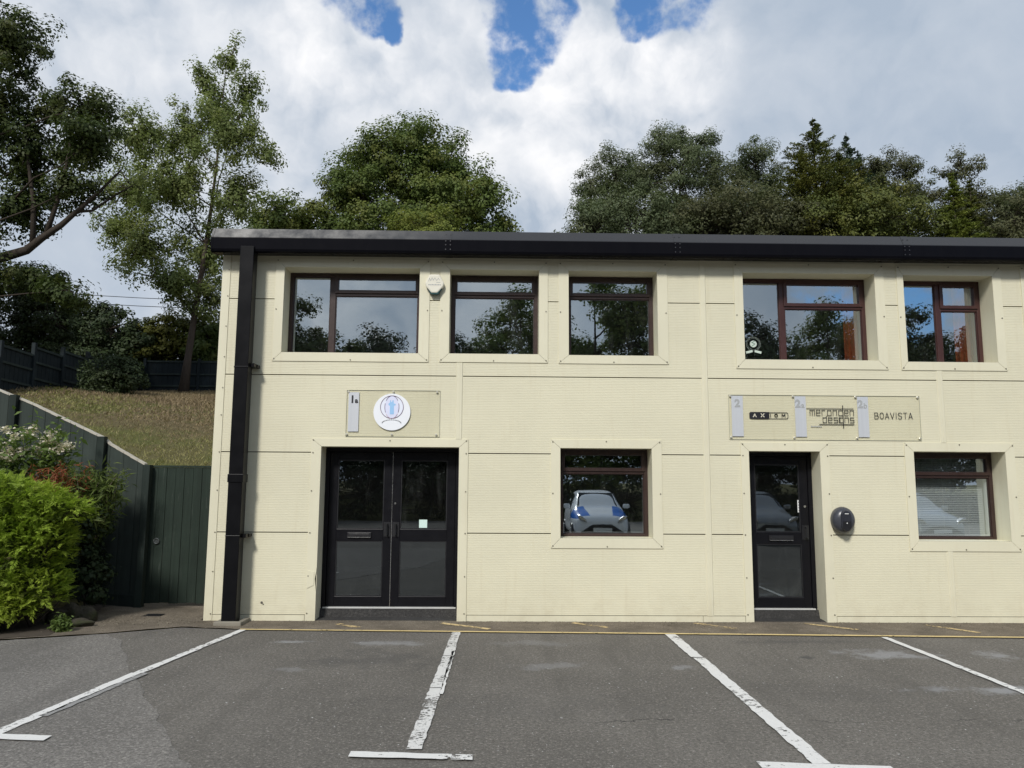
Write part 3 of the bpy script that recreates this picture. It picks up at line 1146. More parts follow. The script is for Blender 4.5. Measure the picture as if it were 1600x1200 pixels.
def door_frame(v):
    ix0, ix1, iz0, iz1 = v[4:]
    mb = MB()
    y0, y1 = RECESS - 0.005, RECESS + 0.075
    mb.box(ix0, ix0 + 0.055, y0, y1, 0.135, iz1)
    mb.box(ix1 - 0.055, ix1, y0, y1, 0.135, iz1)
    mb.box(ix0 + 0.055, ix1 - 0.055, y0, y1, iz1 - 0.055, iz1)
    f = mb.build('door_frame', M_DOOR, bld, bevel=0.003)
    t = MB()
    t.box(ix0 + 0.03, ix1 - 0.03, RECESS - 0.025, RECESS + 0.08, 0.118, 0.134)
    t.build('threshold', M_SILL, f)
    return f


M_STEP = asphalt_material('dark_step_concrete', (0.045, 0.043, 0.041), False)
for key in ('d1', 'd2'):
    v = DOORS[key]
    f = door_frame(v)
    surround(f, v, True, key == 'd1')
    st = MB()
    st.prism([(0.03, 0.0), (RECESS + 0.1, 0.0), (RECESS + 0.1, 0.117), (RECESS - 0.04, 0.117), (RECESS - 0.07, 0.02), (0.03, 0.012)], 'x', v[4], v[5])
    st.build('doorstep', M_STEP, f)

v = DOORS['d1']
dm = (v[4] + v[5]) / 2 + 0.0
leaf_door(v[4] + 0.058, dm - 0.003, 0.138, v[7] - 0.058, 1.035, 'r', 'door', (-1.93, -1.625))
d1r = leaf_door(dm + 0.003, v[5] - 0.058, 0.138, v[7] - 0.058, 1.035, 'l', 'door')
am = MB()
am.box(dm - 0.003, dm + 0.004, RECESS + 0.006, RECESS + 0.0115, 0.14, v[7] - 0.06)
am.build('meeting_stile', M_STEEL, d1r)
lk = MB()
lk.disc(dm + 0.04, 1.44, RECESS + 0.003, RECESS + 0.0115, 0.014, 12)
lk.build('lock_cylinder', M_STEEL, d1r)
v = DOORS['d2']
d2 = leaf_door(v[4] + 0.058, v[5] - 0.058, 0.138, v[7] - 0.058, 1.022, 'r', 'door', (3.545, 3.865))
lk = MB()
lk.disc(4.03, 1.43, RECESS + 0.003, RECESS + 0.0115, 0.016, 12)
lk.build('lock_cylinder', M_STEEL, d2)

# eaves
ev = MB()
YF = -0.255
prof = [(-0.185, 4.945), (YF + 0.006, 4.825), (YF, 4.812), (YF, 4.66), (YF + 0.012, 4.632), (YF + 0.04, 4.618), (-0.02, 4.640), (0.05, 4.66), (0.05, 4.945)]
ev.prism(prof, 'x', BX0 - 0.075, BX1 + 0.1)
eo = ev.build('eaves_trim', M_EAVES, bld)
ec = MB()
ec.prism([(p[0] - 0.004 if p[0] < -0.1 else p[0], p[1] + (0.004 if p[1] > 4.8 else -0.004)) for p in prof], 'x', BX0 - 0.082, BX0 - 0.055)
ec.build('end_cap', M_EAVES, eo)
for xs_ in (-0.66, 2.30, 5.29, 8.3, 11.3):
    sp = MB()
    sp.prism([(p[0] - 0.004 if p[0] < -0.1 else p[0], p[1] + (0.003 if p[1] > 4.8 else -0.003)) for p in prof], 'x', xs_ - 0.045, xs_ + 0.045)
    sc_ = MB()
    for dx in (-0.03, 0.03):
        for (yy, zz) in ((YF - 0.005, 4.68), (YF - 0.005, 4.74), (YF - 0.005, 4.79), (-0.222, 4.892)):
            sc_.disc(xs_ + dx, zz, yy - 0.006, yy + 0.004, 0.0075, 8)
    sp.build('seam_plate', M_EAVES, eo, extra=(sc_, M_BOLT))
rf = MB()
rf.prism([(0.04, 4.80), (0.04, 4.945), (4.6, 5.30), (BY1 + 0.2, 4.945), (BY1 + 0.2, 4.80)], 'x', BX0 - 0.05, BX1 + 0.05)
rf.build('roof', M_ROOF, bld)

# rainwater pipe
pp = MB()
pp.box(-3.299, -3.126, -0.282, -0.115, 0.03, 4.690)
po = pp.build('downpipe', M_PIPE, bld, bevel=0.006)
for e_, za_, zb_ in ((0.009, 1.70, 1.80), (0.004, 3.12, 3.14), (0.004, 1.05, 1.06)):
    pj = MB()
    pj.box(-3.299 - e_, -3.126 + e_, -0.282 - e_, -0.115 + e_, za_, zb_)
    pj.build('socket', M_PIPE, po, bevel=0.004)
for z in (3.165, 1.05):
    br = MB()
    br.box(-3.2, -3.06, -0.115, -0.012, z - 0.02, z + 0.02)
    br.box(-3.125, -3.07, -0.22, -0.115, z - 0.022, z + 0.022)
    br.build('bracket', M_PIPE, po)
M_GULLY = simple('pale_concrete', (0.22, 0.20, 0.16), 0.9, 0, 0.25, 14)
gy = MB()
gy.box(-3.36, -3.03, -0.37, -0.30, 0.0, 0.055)
gy.box(-3.36, -3.30, -0.30, -0.02, 0.0, 0.05)
gy.box(-3.09, -3.03, -0.30, -0.02, 0.0, 0.052)
gy.build('gully_surround', M_GULLY, po, bevel=0.012)
hm = MB()
hm.disc(-2.905, 0.225, -0.004, 0.003, 0.016, 7)
hm.disc(-2.885, 0.205, -0.004, 0.003, 0.009, 6)
hm.build('wall_scar', M_GAP, bld)

# ------------------------------------------------------------------ things on the front


def alu_material():
    m = Mat('brushed_aluminium')
    a = m.noise(40, 4, 0.6, vec=m.mapv((1, 1, 0.02)))
    c = m.mix(a, (0.64, 0.66, 0.69), (0.77, 0.79, 0.82))
    return m.end(m.bsdf(c, 0.30, 0.35, normal=m.bump(a, 0.08, 0.002)))


M_ALU = alu_material()


def acrylic_material():
    m = Mat('clear_acrylic')
    tr = m.node('ShaderNodeBsdfTransparent')
    tr.inputs['Color'].default_value = (0.985, 0.985, 0.975, 1)
    gl = m.node('ShaderNodeBsdfGlossy')
    gl.inputs['Roughness'].default_value = 0.03
    gl.inputs['Color'].default_value = (1, 1, 1, 1)
    return m.end(m.mixs(0.02, tr.outputs[0], gl.outputs[0]))


M_ACR = acrylic_material()
M_ACRE = simple('acrylic_edge', (0.42, 0.42, 0.33), 0.3)
M_INK = simple('black_lettering', (0.012, 0.012, 0.016), 0.45)
M_GREYT = simple('grey_lettering', (0.36, 0.37, 0.37), 0.5)
M_DISC = simple('white_disc', (0.80, 0.82, 0.85), 0.35, 0, 0.03, 4)
M_BLUEF = simple('pale_blue_print', (0.30, 0.52, 0.78), 0.5)
M_LILAC = simple('lilac_print', (0.66, 0.68, 0.84), 0.5)
M_PURP = simple('plum_print', (0.13, 0.06, 0.15), 0.5)
M_PINK = simple('pink_print', (0.62, 0.42, 0.48), 0.5)
M_SHADE = simple('pale_grey_print', (0.62, 0.64, 0.67), 0.5)
M_BRASS = simple('satin_stud', (0.74, 0.71, 0.60), 0.3, 0.6)


def sign(label, x0, x1, z0, z1, studs, group):
    t = thing('sign_board', label, 'sign', ((x0 + x1) / 2, -0.03, z0), group)
    O = t.location
    a = MB()
    a.box(x0, x1, -0.034, -0.028, z0, z1)
    b = a.build('clear_panel', M_ACR, t, origin=O)
    e = MB()
    ring(e, x0 - 0.003, x1 + 0.003, z0 - 0.003, z1 + 0.003, 0.0045, -0.0345, -0.0275)
    e.build('panel_edge', M_ACRE, t, origin=O)
    for sx, sz in studs:
        s = MB()
        s.tube([(sx, -0.048, sz), (sx, -0.045, sz), (sx, -0.036, sz), (sx, -0.016, sz)], [0.010, 0.0145, 0.0145, 0.008], 12)
        s.build('stud', M_BRASS, t, origin=O, smooth=False)
    O = Vector(O)
    t.location.y += 0.025
    return t, O


G_SIGN = 'clear sign boards over the doors'
t, O = sign('small clear sign board with one silver plate marked 1a and a round white logo disc', -1.938, -0.747, 2.290, 2.882,
            [(-1.915, 2.860), (-1.345, 2.862), (-0.785, 2.862), (-1.925, 2.315), (-1.352, 2.315), (-0.788, 2.315)], G_SIGN)
pl = MB()
pl.box(-1.914, -1.780, -0.040, -0.035, 2.350, 2.853)
pl.build('number_plate', M_ALU, t, origin=O)
text_mesh('number', '1', 0.135, -1.864, 2.718, -0.041, M_INK, t, 0.004)
text_mesh('letter', 'a', 0.092, -1.812, 2.718, -0.041, M_INK, t, 0.003)
dc = MB()
cx, cz = -1.356, 2.603
dc.disc(cx, cz, -0.046, -0.0355, 0.236, 48)
do = dc.build('logo_disc', M_DISC, t, origin=O)
gx, gz, gr = cx - 0.001, cz + 0.062, 0.146
g1 = MB()
g1.disc(gx, gz, -0.0470, -0.0465, gr * 0.97, 40)
g1.build('globe_fill', simple('very_pale_blue_print', (0.74, 0.77, 0.86), 0.5, 0, 0.03), do, origin=O)
g1 = MB()
g1.disc(gx, gz, -0.0478, -0.0473, gr * 0.96, 40, 0.62)
g1.build('globe_core', M_LILAC, do, origin=O)
g2 = MB()
g2.stroke([(gx + gr * math.cos(k * math.pi / 20), gz + gr * math.sin(k * math.pi / 20)) for k in range(40)], 0.0062, -0.0495, -0.0482, True)
for s in (-1, 1):
    g2.stroke([(gx + s * 0.62 * gr * math.cos(k * math.pi / 20), gz + gr * math.sin(k * math.pi / 20)) for k in range(4, 10)], 0.0062, -0.0502, -0.0497)
    g2.stroke([(gx + s * 0.62 * gr * math.cos(k * math.pi / 20), gz + gr * math.sin(k * math.pi / 20)) for k in range(-3, 3)], 0.006, -0.0502, -0.0497)
g2.build('globe_outline', M_PURP, do, origin=O)
for s in (-1, 1):
    g2 = MB()
    g2.stroke([(gx + s * 0.62 * gr * math.cos(k * math.pi / 20), gz + gr * math.sin(k * math.pi / 20)) for k in range(-9, -3)], 0.006, -0.0502, -0.0497)
    g2.build('globe_meridian', M_PINK, do, origin=O)
g3 = MB()
g3.prism([(gx - 0.026, gz - 0.085), (gx - 0.018, gz - 0.093), (gx + 0.020, gz - 0.093), (gx + 0.027, gz - 0.085), (gx + 0.026, gz + 0.016), (gx + 0.048, gz + 0.026), (gx + 0.046, gz + 0.042), (gx + 0.022, gz + 0.048),
          (gx + 0.020, gz + 0.086), (gx + 0.006, gz + 0.090), (gx + 0.002, gz + 0.066), (gx - 0.012, gz + 0.066), (gx - 0.014, gz + 0.090), (gx - 0.026, gz + 0.084), (gx - 0.026, gz + 0.060), (gx - 0.044, gz + 0.044), (gx - 0.046, gz + 0.028), (gx - 0.026, gz + 0.014)], 'y', -0.0492, -0.0480)
g3.build('logo_figure', M_BLUEF, do, origin=O)
g4 = MB()
g4.stroke([(gx + 0.12 * math.cos(k * math.pi / 16), gz - gr - 0.062 + 0.045 * math.sin(k * math.pi / 16)) for k in range(0, 17)], 0.010, -0.0475, -0.0468)
g4.build('logo_reflection', M_SHADE, do, origin=O)

t, O = sign('wide clear sign board with three silver plates above the single door', 2.979, 5.468, 2.287, 2.862,
            [(2.998, 2.845), (3.815, 2.845), (4.630, 2.845), (5.442, 2.845), (2.998, 2.312), (3.815, 2.312), (4.630, 2.312), (5.442, 2.312)], G_SIGN)
for (a, b), num, let in (((3.012, 3.160), '2', None), ((3.835, 3.978), '2', 'a'), ((4.650, 4.792), '2', 'b')):
    pl = MB()
    pl.box(a, b, -0.040, -0.035, 2.325, 2.849)
    pl.build('number_plate', M_ALU, t, origin=O)
    mx = (a + b) / 2
    text_mesh('number', num, 0.135, mx - (0.032 if let else -0.002), 2.708, -0.041, M_GREYT, t, 0.006)
    if let:
        text_mesh('letter', let, 0.098, mx + 0.032, 2.700, -0.041, M_GREYT, t, 0.002)

GL = {
    'm': [[(0, 0), (0, 1), (1, 1), (1, 0)], [(.5, 1), (.5, 0)]],
    'e': [[(1, 0), (0, 0), (0, 1), (1, 1), (1, .5), (0, .5)]],
    'r': [[(0, 0), (0, 1), (.85, 1)]],
    'o': [[(0, 0), (0, 1), (1, 1), (1, 0), (0, 0)]],
    'n': [[(0, 0), (0, 1), (1, 1), (1, 0)]],
    'd': [[(1, 1.0), (0, 1), (0, 0), (1, 0), (1, 1.28)]],
    's': [[(1, 1), (0, 1), (0, .5), (1, .5), (1, 0), (0, 0)]],
    'i': [[(.5, 0), (.5, 1)]],
    'g': [[(1, 1), (0, 1), (0, 0), (1, 0)]],
    'D': [[(1, 0), (0, 0), (0, 1), (1, 1)], [(1, 0), (1, 1.45)]],
    'A': [[(0, 0), (.5, 1), (1, 0)], [(.2, .33), (.8, .33)]],
    'X': [[(0, 0), (1, 1)], [(0, 1), (1, 0)]],
    'I': [[(.5, 0), (.5, 1)]],
    'O': [[(.5 + .5 * math.cos(k * math.pi / 10), .5 + .5 * math.sin(k * math.pi / 10)) for k in range(21)]],
    'M': [[(0, 0), (0, 1), (.5, .35), (1, 1), (1, 0)]],
    'B': [[(0, 0), (0, 1), (.65, 1), (.85, .87), (.85, .63), (.65, .52), (0, .52)], [(.65, .52), (.95, .40), (.95, .14), (.72, 0), (0, 0)]],
    'V': [[(0, 1), (.5, 0), (1, 1)]],
    'S': [[(.95, .85), (.75, 1), (.3, 1), (.06, .84), (.06, .66), (.3, .53), (.72, .47), (.95, .32), (.95, .15), (.7, 0), (.25, 0), (.03, .15)]],
    'T': [[(.5, 0), (.5, 1)], [(0, 1), (1, 1)]],
}


def letters(mb, txt, x, z, w, h, gap, sw, y0=-0.0395, y1=-0.035):
    for ch in txt:
        ww = w
        if ch in ('m', 'M'):
            ww = w * 1.25
        if ch in ('I', 'i'):
            ww = w * 0.25
        for st in GL[ch]:
            mb.stroke([(x + p[0] * ww, z + p[1] * h) for p in st], sw, y0, y1)
        x += ww + gap
    return x


M_CREAMT = simple('cream_lettering', (0.70, 0.66, 0.52), 0.5)
pill = MB()


def round_rect(x0, x1, z0, z1, r, left=True, right=True):
    P = []
    for (cx_, cz_, a0, on) in ((x1 - r, z1 - r, 0, right), (x0 + r, z1 - r, 90, left), (x0 + r, z0 + r, 180, left), (x1 - r, z0 + r, 270, right)):
        if on:
            for k in range(5):
                a = R_(a0 + 22.5 * k)
                P.append((cx_ + r * math.cos(a), cz_ + r * math.sin(a)))
        else:
            P.append((cx_ + (r if a0 in (0, 270) else -r), cz_ + (r if a0 in (0, 90) else -r)))
    return P


pill.prism(round_rect(3.241, 3.492, 2.553, 2.640, 0.022, True, False), 'y', -0.040, -0.035)
pill.stroke(round_rect(3.496, 3.742, 2.558, 2.636, 0.022, False, True), 0.0055, -0.040, -0.035, True)
po_ = pill.build('name_lozenge', M_INK, t, origin=O)
for ch_, x_, z_, w_, h_, sw_, m_, ya_ in (('A', 3.290, 2.578, 0.038, 0.040, 0.0095, M_CREAMT, -0.0425), ('X', 3.392, 2.578, 0.038, 0.040, 0.0095, M_CREAMT, -0.0425),
                                        ('I', 3.512, 2.580, 0.030, 0.036, 0.0075, M_INK, -0.0395), ('O', 3.570, 2.580, 0.036, 0.036, 0.0080, M_INK, -0.0395), ('M', 3.664, 2.580, 0.032, 0.036, 0.0075, M_INK, -0.0395)):
    lt = MB()
    letters(lt, ch_, x_, z_, w_, h_, 0.05, sw_, ya_, ya_ + 0.002 if m_ is M_CREAMT else -0.035)
    lt.build('lettering', m_, t, origin=O)
lt = MB()
# two lines of squared lettering crossed by long rules
w_, g_ = 0.0470, 0.0250
LW = 0.0066
letters(lt, 'meron', 4.030, 2.604, w_, 0.066, g_, LW)
lt.stroke([(4.455, 2.670), (4.404, 2.670), (4.404, 2.604), (4.455, 2.604)], LW, -0.0395, -0.035)
letters(lt, 'en', 4.480, 2.604, w_, 0.066, g_ - 0.001, LW)
letters(lt, 'desi', 4.195, 2.514, w_, 0.062, g_, LW)
lt.stroke([(4.455, 2.576), (4.406, 2.576), (4.406, 2.514), (4.455, 2.514)], LW, -0.0395, -0.035)
letters(lt, 'ns', 4.480, 2.514, w_, 0.062, g_ - 0.001, LW)
lt.stroke([(4.242, 2.576), (4.242, 2.592)], LW, -0.0395, -0.035)
lt.box(3.985, 4.600, -0.0395, -0.035, 2.690, 2.6955)
lt.box(4.146, 4.600, -0.0395, -0.035, 2.484, 2.491)
lt.box(4.455, 4.464, -0.0398, -0.035, 2.440, 2.736)
lt.build('lettering', M_INK, t, origin=O)
lt = MB()
for k in range(9):
    lt.box(4.035 + k * 0.016, 4.046 + k * 0.016, -0.0385, -0.035, 2.452, 2.464 + 0.006 * (k % 3 == 0))
lt.build('small_print', M_GREYT, t, origin=O)
lt = MB()
xe = letters(lt, 'BOAVISTA', 4.872, 2.566, 0.048, 0.078, 0.0205, 0.0056)
lt.build('lettering', M_INK, t, origin=O)

# alarm box
t = thing('alarm_box', 'white six sided alarm box with dark teal base between upper windows', 'alarm', (-0.838, -0.01, 4.13))
O = t.location
hx = [(-0.905, 4.398), (-0.775, 4.398), (-0.715, 4.285), (-0.725, 4.235), (-0.800, 4.150), (-0.880, 4.150), (-0.950, 4.235), (-0.962, 4.285)]
a = MB()
a.prism(hx, 'y', -0.085, -0.008)
a.build('cover', simple('cream_white_plastic', (0.72, 0.69, 0.58), 0.4, 0, 0.04), t, origin=O, bevel=0.016)
a = MB()
a.prism([(-0.945, 4.236), (-0.730, 4.236), (-0.792, 4.136), (-0.886, 4.136)], 'y', -0.078, -0.008)
a.build('strobe', simple('teal_plastic', (0.02, 0.075, 0.08), 0.25), t, origin=O, bevel=0.008)
a = MB()
a.stroke([(-0.915, 4.305), (-0.905, 4.345), (-0.888, 4.312), (-0.872, 4.352), (-0.855, 4.318), (-0.835, 4.350), (-0.812, 4.315), (-0.79, 4.345), (-0.775, 4.32)], 0.005, -0.0868, -0.0855)
a.box(-0.815, -0.765, -0.0868, -0.0855, 4.288, 4.294)
for k in range(8):
    a.box(-0.918 + k * 0.021, -0.902 + k * 0.021, -0.0868, -0.0855, 4.252, 4.266 - 0.003 * (k % 2))
a.build('faint_marking', M_GREYT, t, origin=O)

# charger
t = thing('car_charger', 'round dark grey electric car charger on the wall by the single door', 'charger', (4.372, -0.01, 1.275))
O = t.location
M_CHG = simple('charcoal_plastic', (0.045, 0.048, 0.058), 0.32, 0, 0.1, 5)
a = MB()
n = 36
rings = [(0.150, 0.0), (0.156, -0.03), (0.152, -0.07), (0.138, -0.105), (0.110, -0.130), (0.075, -0.142), (0.03, -0.148)]
for k, (r, y) in enumerate(rings):
    for j in range(n):
        an = 2 * math.pi * j / n
        rx = r * 0.94
        rz = r * 1.06
        a.v.append((4.372 + rx * math.cos(an), y - 0.008, 1.275 + rz * math.sin(an) * (1.0 if math.sin(an) > 0 else 1.04)))
for k in range(len(rings) - 1):
    for j in range(n):
        a.f.append((k * n + j, k * n + (j + 1) % n, (k + 1) * n + (j + 1) % n, (k + 1) * n + j))
a.f.append(tuple((len(rings) - 1) * n + j for j in range(n)))
a.build('housing', M_CHG, t, origin=O, smooth=True)
a = MB()
P = [(4.372 + 0.066 * math.cos(R_(q)), 1.330 + 0.070 * math.sin(R_(q))) for q in range(0, 181, 15)] + [(4.372 + 0.066 * math.cos(R_(q)), 1.215 + 0.070 * math.sin(R_(q))) for q in range(180, 361, 15)]
a.prism(P, 'y', -0.168, -0.10)
fo = a.build('face_panel', simple('glossy_charcoal', (0.03, 0.032, 0.04), 0.15), t, origin=O, bevel=0.012)
a = MB()
P = [(4.372 + 0.052 * math.cos(R_(q)), 1.195 + 0.052 * math.sin(R_(q))) for q in range(180, 361, 15)] + [(4.424, 1.262), (4.320, 1.262)]
a.prism(P, 'y', -0.1715, -0.1685)
a.build('socket_cover', M_BLACK, fo, origin=O)
a = MB()
a.disc(4.372, 1.240, -0.175, -0.172, 0.007, 10)
a.box(4.350, 4.398, -0.1705, -0.1683, 1.352, 1.360)
a.build('marking', M_WHITE, fo, origin=O)

# papers and stickers on the glass
t = MB()
t.box(-1.012, -0.908, RECESS + 0.0305, RECESS + 0.0325, 1.128, 1.232)
tag(t.build('paper_note', simple('pale_mint_paper', (0.62, 0.78, 0.72), 0.8, 0, 0.03), None, origin=(-0.96, RECESS, 1.128)), 'small pale square paper note stuck on the double door glass', 'note')
t = thing('sticker_strip', 'narrow white sticker strip with small dark marks on the single door glass', 'sticker', (3.962, RECESS + 0.03, 1.353))
O = t.location
a = MB()
a.box(3.945, 3.980, RECESS + 0.030, RECESS + 0.032, 1.353, 1.512)
a.build('strip', M_WHITE, t, origin=O)
a = MB()
for z in (1.375, 1.412, 1.447, 1.485):
    a.disc(3.962, z, RECESS + 0.0285, RECESS + 0.0295, 0.009, 8)
a.build('marks', M_INK, t, origin=O)
t = thing('window_sticker', 'round white crest sticker in the corner of an upper red framed window', 'sticker', (3.43, RECESS + 0.025, 3.48))
O = t.location
cxs, czs = 3.432, 3.590
M_PALE = simple('pale_green_white_print', (0.50, 0.58, 0.52), 0.6)
a = MB()
a.stroke([(cxs + 0.088 * math.cos(k * math.pi / 14), czs + 0.088 * math.sin(k * math.pi / 14)) for k in range(28)], 0.018, RECESS + 0.026, RECESS + 0.028, True)
a.disc(cxs, czs, RECESS + 0.026, RECESS + 0.028, 0.046, 20)
for s in (-1, 1):
    a.stroke([(cxs + s * 0.03, czs - 0.10), (cxs + s * 0.09, czs - 0.115)], 0.03, RECESS + 0.0255, RECESS + 0.0275)
a.build('crest', M_PALE, t, origin=O)
a = MB()
a.stroke([(cxs - 0.02, czs - 0.03), (cxs + 0.02, czs), (cxs - 0.02, czs + 0.02), (cxs + 0.015, czs + 0.038)], 0.008, RECESS + 0.0245, RECESS + 0.0255)
a.build('crest_detail', simple('dull_green_print', (0.12, 0.20, 0.14), 0.6), t, origin=O)

# curtains and blind behind the glass
M_CURT = simple('orange_curtain_cloth', (0.86, 0.26, 0.095), 0.85, 0, 0.15, 5)


def curtain(x0, x1, z0, z1, y, label, seed):
    mb = MB()
    n = 60
    rnd = random.Random(seed)
    pts = []
    for k in range(n + 1):
        u = k / n
        pts.append((x0 + (x1 - x0) * u, y + 0.025 * math.sin(u * 6.28 * 4.5 + rnd.uniform(-.2, .2))))
    for (xa, ya), (xb, yb) in zip(pts[:-1], pts[1:]):
        mb.quad((xa, ya, z0), (xb, yb, z0), (xb, yb, z1), (xa, ya, z1))
        mb.quad((xa, ya + .004, z0), (xb, yb + .004, z0), (xb, yb + .004, z1), (xa, ya + .004, z1))
    o = mb.build('curtain', M_CURT, None, origin=((x0 + x1) / 2, y, z0))
    return tag(o, label, 'curtain', 'orange curtains behind the red framed windows')


curtain(4.74, 5.02, 3.36, 4.50, 0.47, 'orange curtain at the right end of the wide red framed window', 1)
curtain(6.28, 6.60, 3.35, 4.50, 0.47, 'orange curtain in the narrower red framed window at far right', 2)
t = thing('venetian_blind', 'white slatted venetian blind lowered behind the ground floor window', 'blind', (5.95, 0.45, 1.03))
O = t.location
sl_ = MB()
z = 1.05
while z < 2.12:
    sl_.quad((5.37, 0.433, z - 0.004), (6.50, 0.433, z - 0.004), (6.50, 0.455, z + 0.016), (5.37, 0.455, z + 0.016))
    z += 0.0235
sl_.build('slats', simple('white_blind_slat', (0.72, 0.73, 0.72), 0.5, 0, 0.03), t, origin=O)
sl_ = MB()
for x in (5.62, 5.95, 6.28):
    sl_.tube([(x, 0.43, 1.04), (x, 0.43, 2.12)], 0.003, 5)
sl_.box(5.37, 6.50, 0.42, 0.46, 2.10, 2.13)
sl_.build('cord', M_WHITE, t, origin=O)

# ------------------------------------------------------------------ fences


def H(x, y):
    return float(height(np.array([x]), np.array([y]))[0])


# gate beside the unit
GY = 1.08
t = thing('garden_gate', 'tall dark green boarded gate with round latch beside the cream wall', 'gate', (-4.2, GY, 0))
O = t.location
gt = MB()
xg = -4.86
i = 0
while xg < -3.64:
    x2 = min(xg + 0.122, -3.64)
    gt.box(xg + 0.002, x2 - 0.002, GY - 0.012 - 0.004 * (i % 2), GY + 0.012, 0.045 + 0.006 * (i % 3), 1.895)
    xg = x2
    i += 1
gt.build('boards', M_GATE, t, origin=O, bevel=0.003)
gt = MB()
gt.box(-4.86, -3.64, GY - 0.022, GY + 0.03, 1.897, 1.925)
gt.box(-4.735, -3.64, GY + 0.013, GY + 0.06, 0.25, 0.35)
gt.box(-4.735, -3.64, GY + 0.013, GY + 0.06, 1.55, 1.65)
gt.build('rail', M_GATE, t, origin=O)
gt = MB()
gt.tube([(-4.70 + 0.036 * math.cos(k * math.pi / 8), GY - 0.03, 0.885 + 0.036 * math.sin(k * math.pi / 8)) for k in range(17)], 0.008, 8)
gt.disc(-4.70, 0.885, GY - 0.028, GY - 0.014, 0.03, 16)
gt.build('latch', simple('dull_iron', (0.11, 0.12, 0.12), 0.45, 0.7), t, origin=O)

t = thing('sloping_fence', 'tall green boarded fence whose top slopes up to the left behind the shrubs', 'fence', (-5.5, 1.3, 0))
O = t.location
A = Vector((-4.86, 1.0, 0))
dirF = Vector((-1.0, 0.36, 0)).normalized()
nrm = Vector((dirF.y, -dirF.x, 0))
if nrm.y > 0:
    nrm = -nrm


def top_at(s):
    # distance along the fence -> height of the top
    pts = [(0.0, 1.90), (0.78, 2.245), (0.80, 2.29), (2.25, 2.83), (3.4, 3.2), (4.6, 3.45), (6.4, 3.6), (8.4, 3.7)]
    for (a, za), (b, zb) in zip(pts[:-1], pts[1:]):
        if s <= b:
            return za + (zb - za) * (s - a) / (b - a)
    return pts[-1][1]


b1 = MB()
cp = MB()
s = 0.05
k = 0
while s < 8.2:
    e_ = s + 0.128
    off = nrm * (0.006 * (k % 2))
    p0, p1 = A + dirF * s + off, A + dirF * (e_ + 0.004) + off
    q0, q1 = p0 - nrm * 0.02, p1 - nrm * 0.02
    za, zb = top_at(s), top_at(e_)
    z0 = 0.10
    i = len(b1.v)
    b1.v += [(*p0.xy, z0), (*p1.xy, z0), (*q1.xy, z0), (*q0.xy, z0), (*p0.xy, za), (*p1.xy, zb), (*q1.xy, zb), (*q0.xy, za)]
    b1.f += [tuple(i + j for j in q) for q in ((3, 2, 1, 0), (4, 5, 6, 7), (0, 1, 5, 4), (1, 2, 6, 5), (2, 3, 7, 6), (3, 0, 4, 7))]
    c0, c1 = p0 + nrm * 0.012, p1 + nrm * 0.012
    d0, d1 = p0 - nrm * 0.045, p1 - nrm * 0.045
    i = len(cp.v)
    cp.v += [(*c0.xy, za + .002), (*c1.xy, zb + .002), (*d1.xy, zb + .002), (*d0.xy, za + .002), (*c0.xy, za + .028), (*c1.xy, zb + .028), (*d1.xy, zb + .028), (*d0.xy, za + .028)]
    cp.f += [tuple(i + j for j in q) for q in ((3, 2, 1, 0), (4, 5, 6, 7), (0, 1, 5, 4), (1, 2, 6, 5), (2, 3, 7, 6), (3, 0, 4, 7))]
    s = e_
    k += 1
b1.build('boards', M_FENCE2, t, origin=O)
cp.build('capping', M_CUT, t, origin=O)


def post_at(mb, p, w, z0, z1):
    mb.box(p.x - w / 2, p.x + w / 2, p.y - w / 2, p.y + w / 2, z0, z1)


for sp_, zt_ in ((0.0, 1.93), (0.79, 2.33), (2.55, 2.98), (4.4, 3.5), (6.3, 3.68), (8.2, 3.78)):
    mb = MB()
    post_at(mb, A + dirF * sp_ + nrm * (0.055 if sp_ else 0.0), 0.10, -0.1, zt_)
    mb.build('post', M_FENCE, t, origin=O, bevel=0.005)
gb = MB()
p0, p1 = A + dirF * 0.06 + nrm * 0.03, A + dirF * 8.2 + nrm * 0.03
gb.quad((*p0.xy, -0.02), (*p1.xy, -0.02), (*p1.xy, 0.16), (*p0.xy, 0.16))
q0, q1 = p0 - nrm * 0.03, p1 - nrm * 0.03
gb.quad((*p0.xy, 0.16), (*p1.xy, 0.16), (*q1.xy, 0.16), (*q0.xy, 0.16))
gb.build('gravel_board', M_FENCE, t, origin=O)


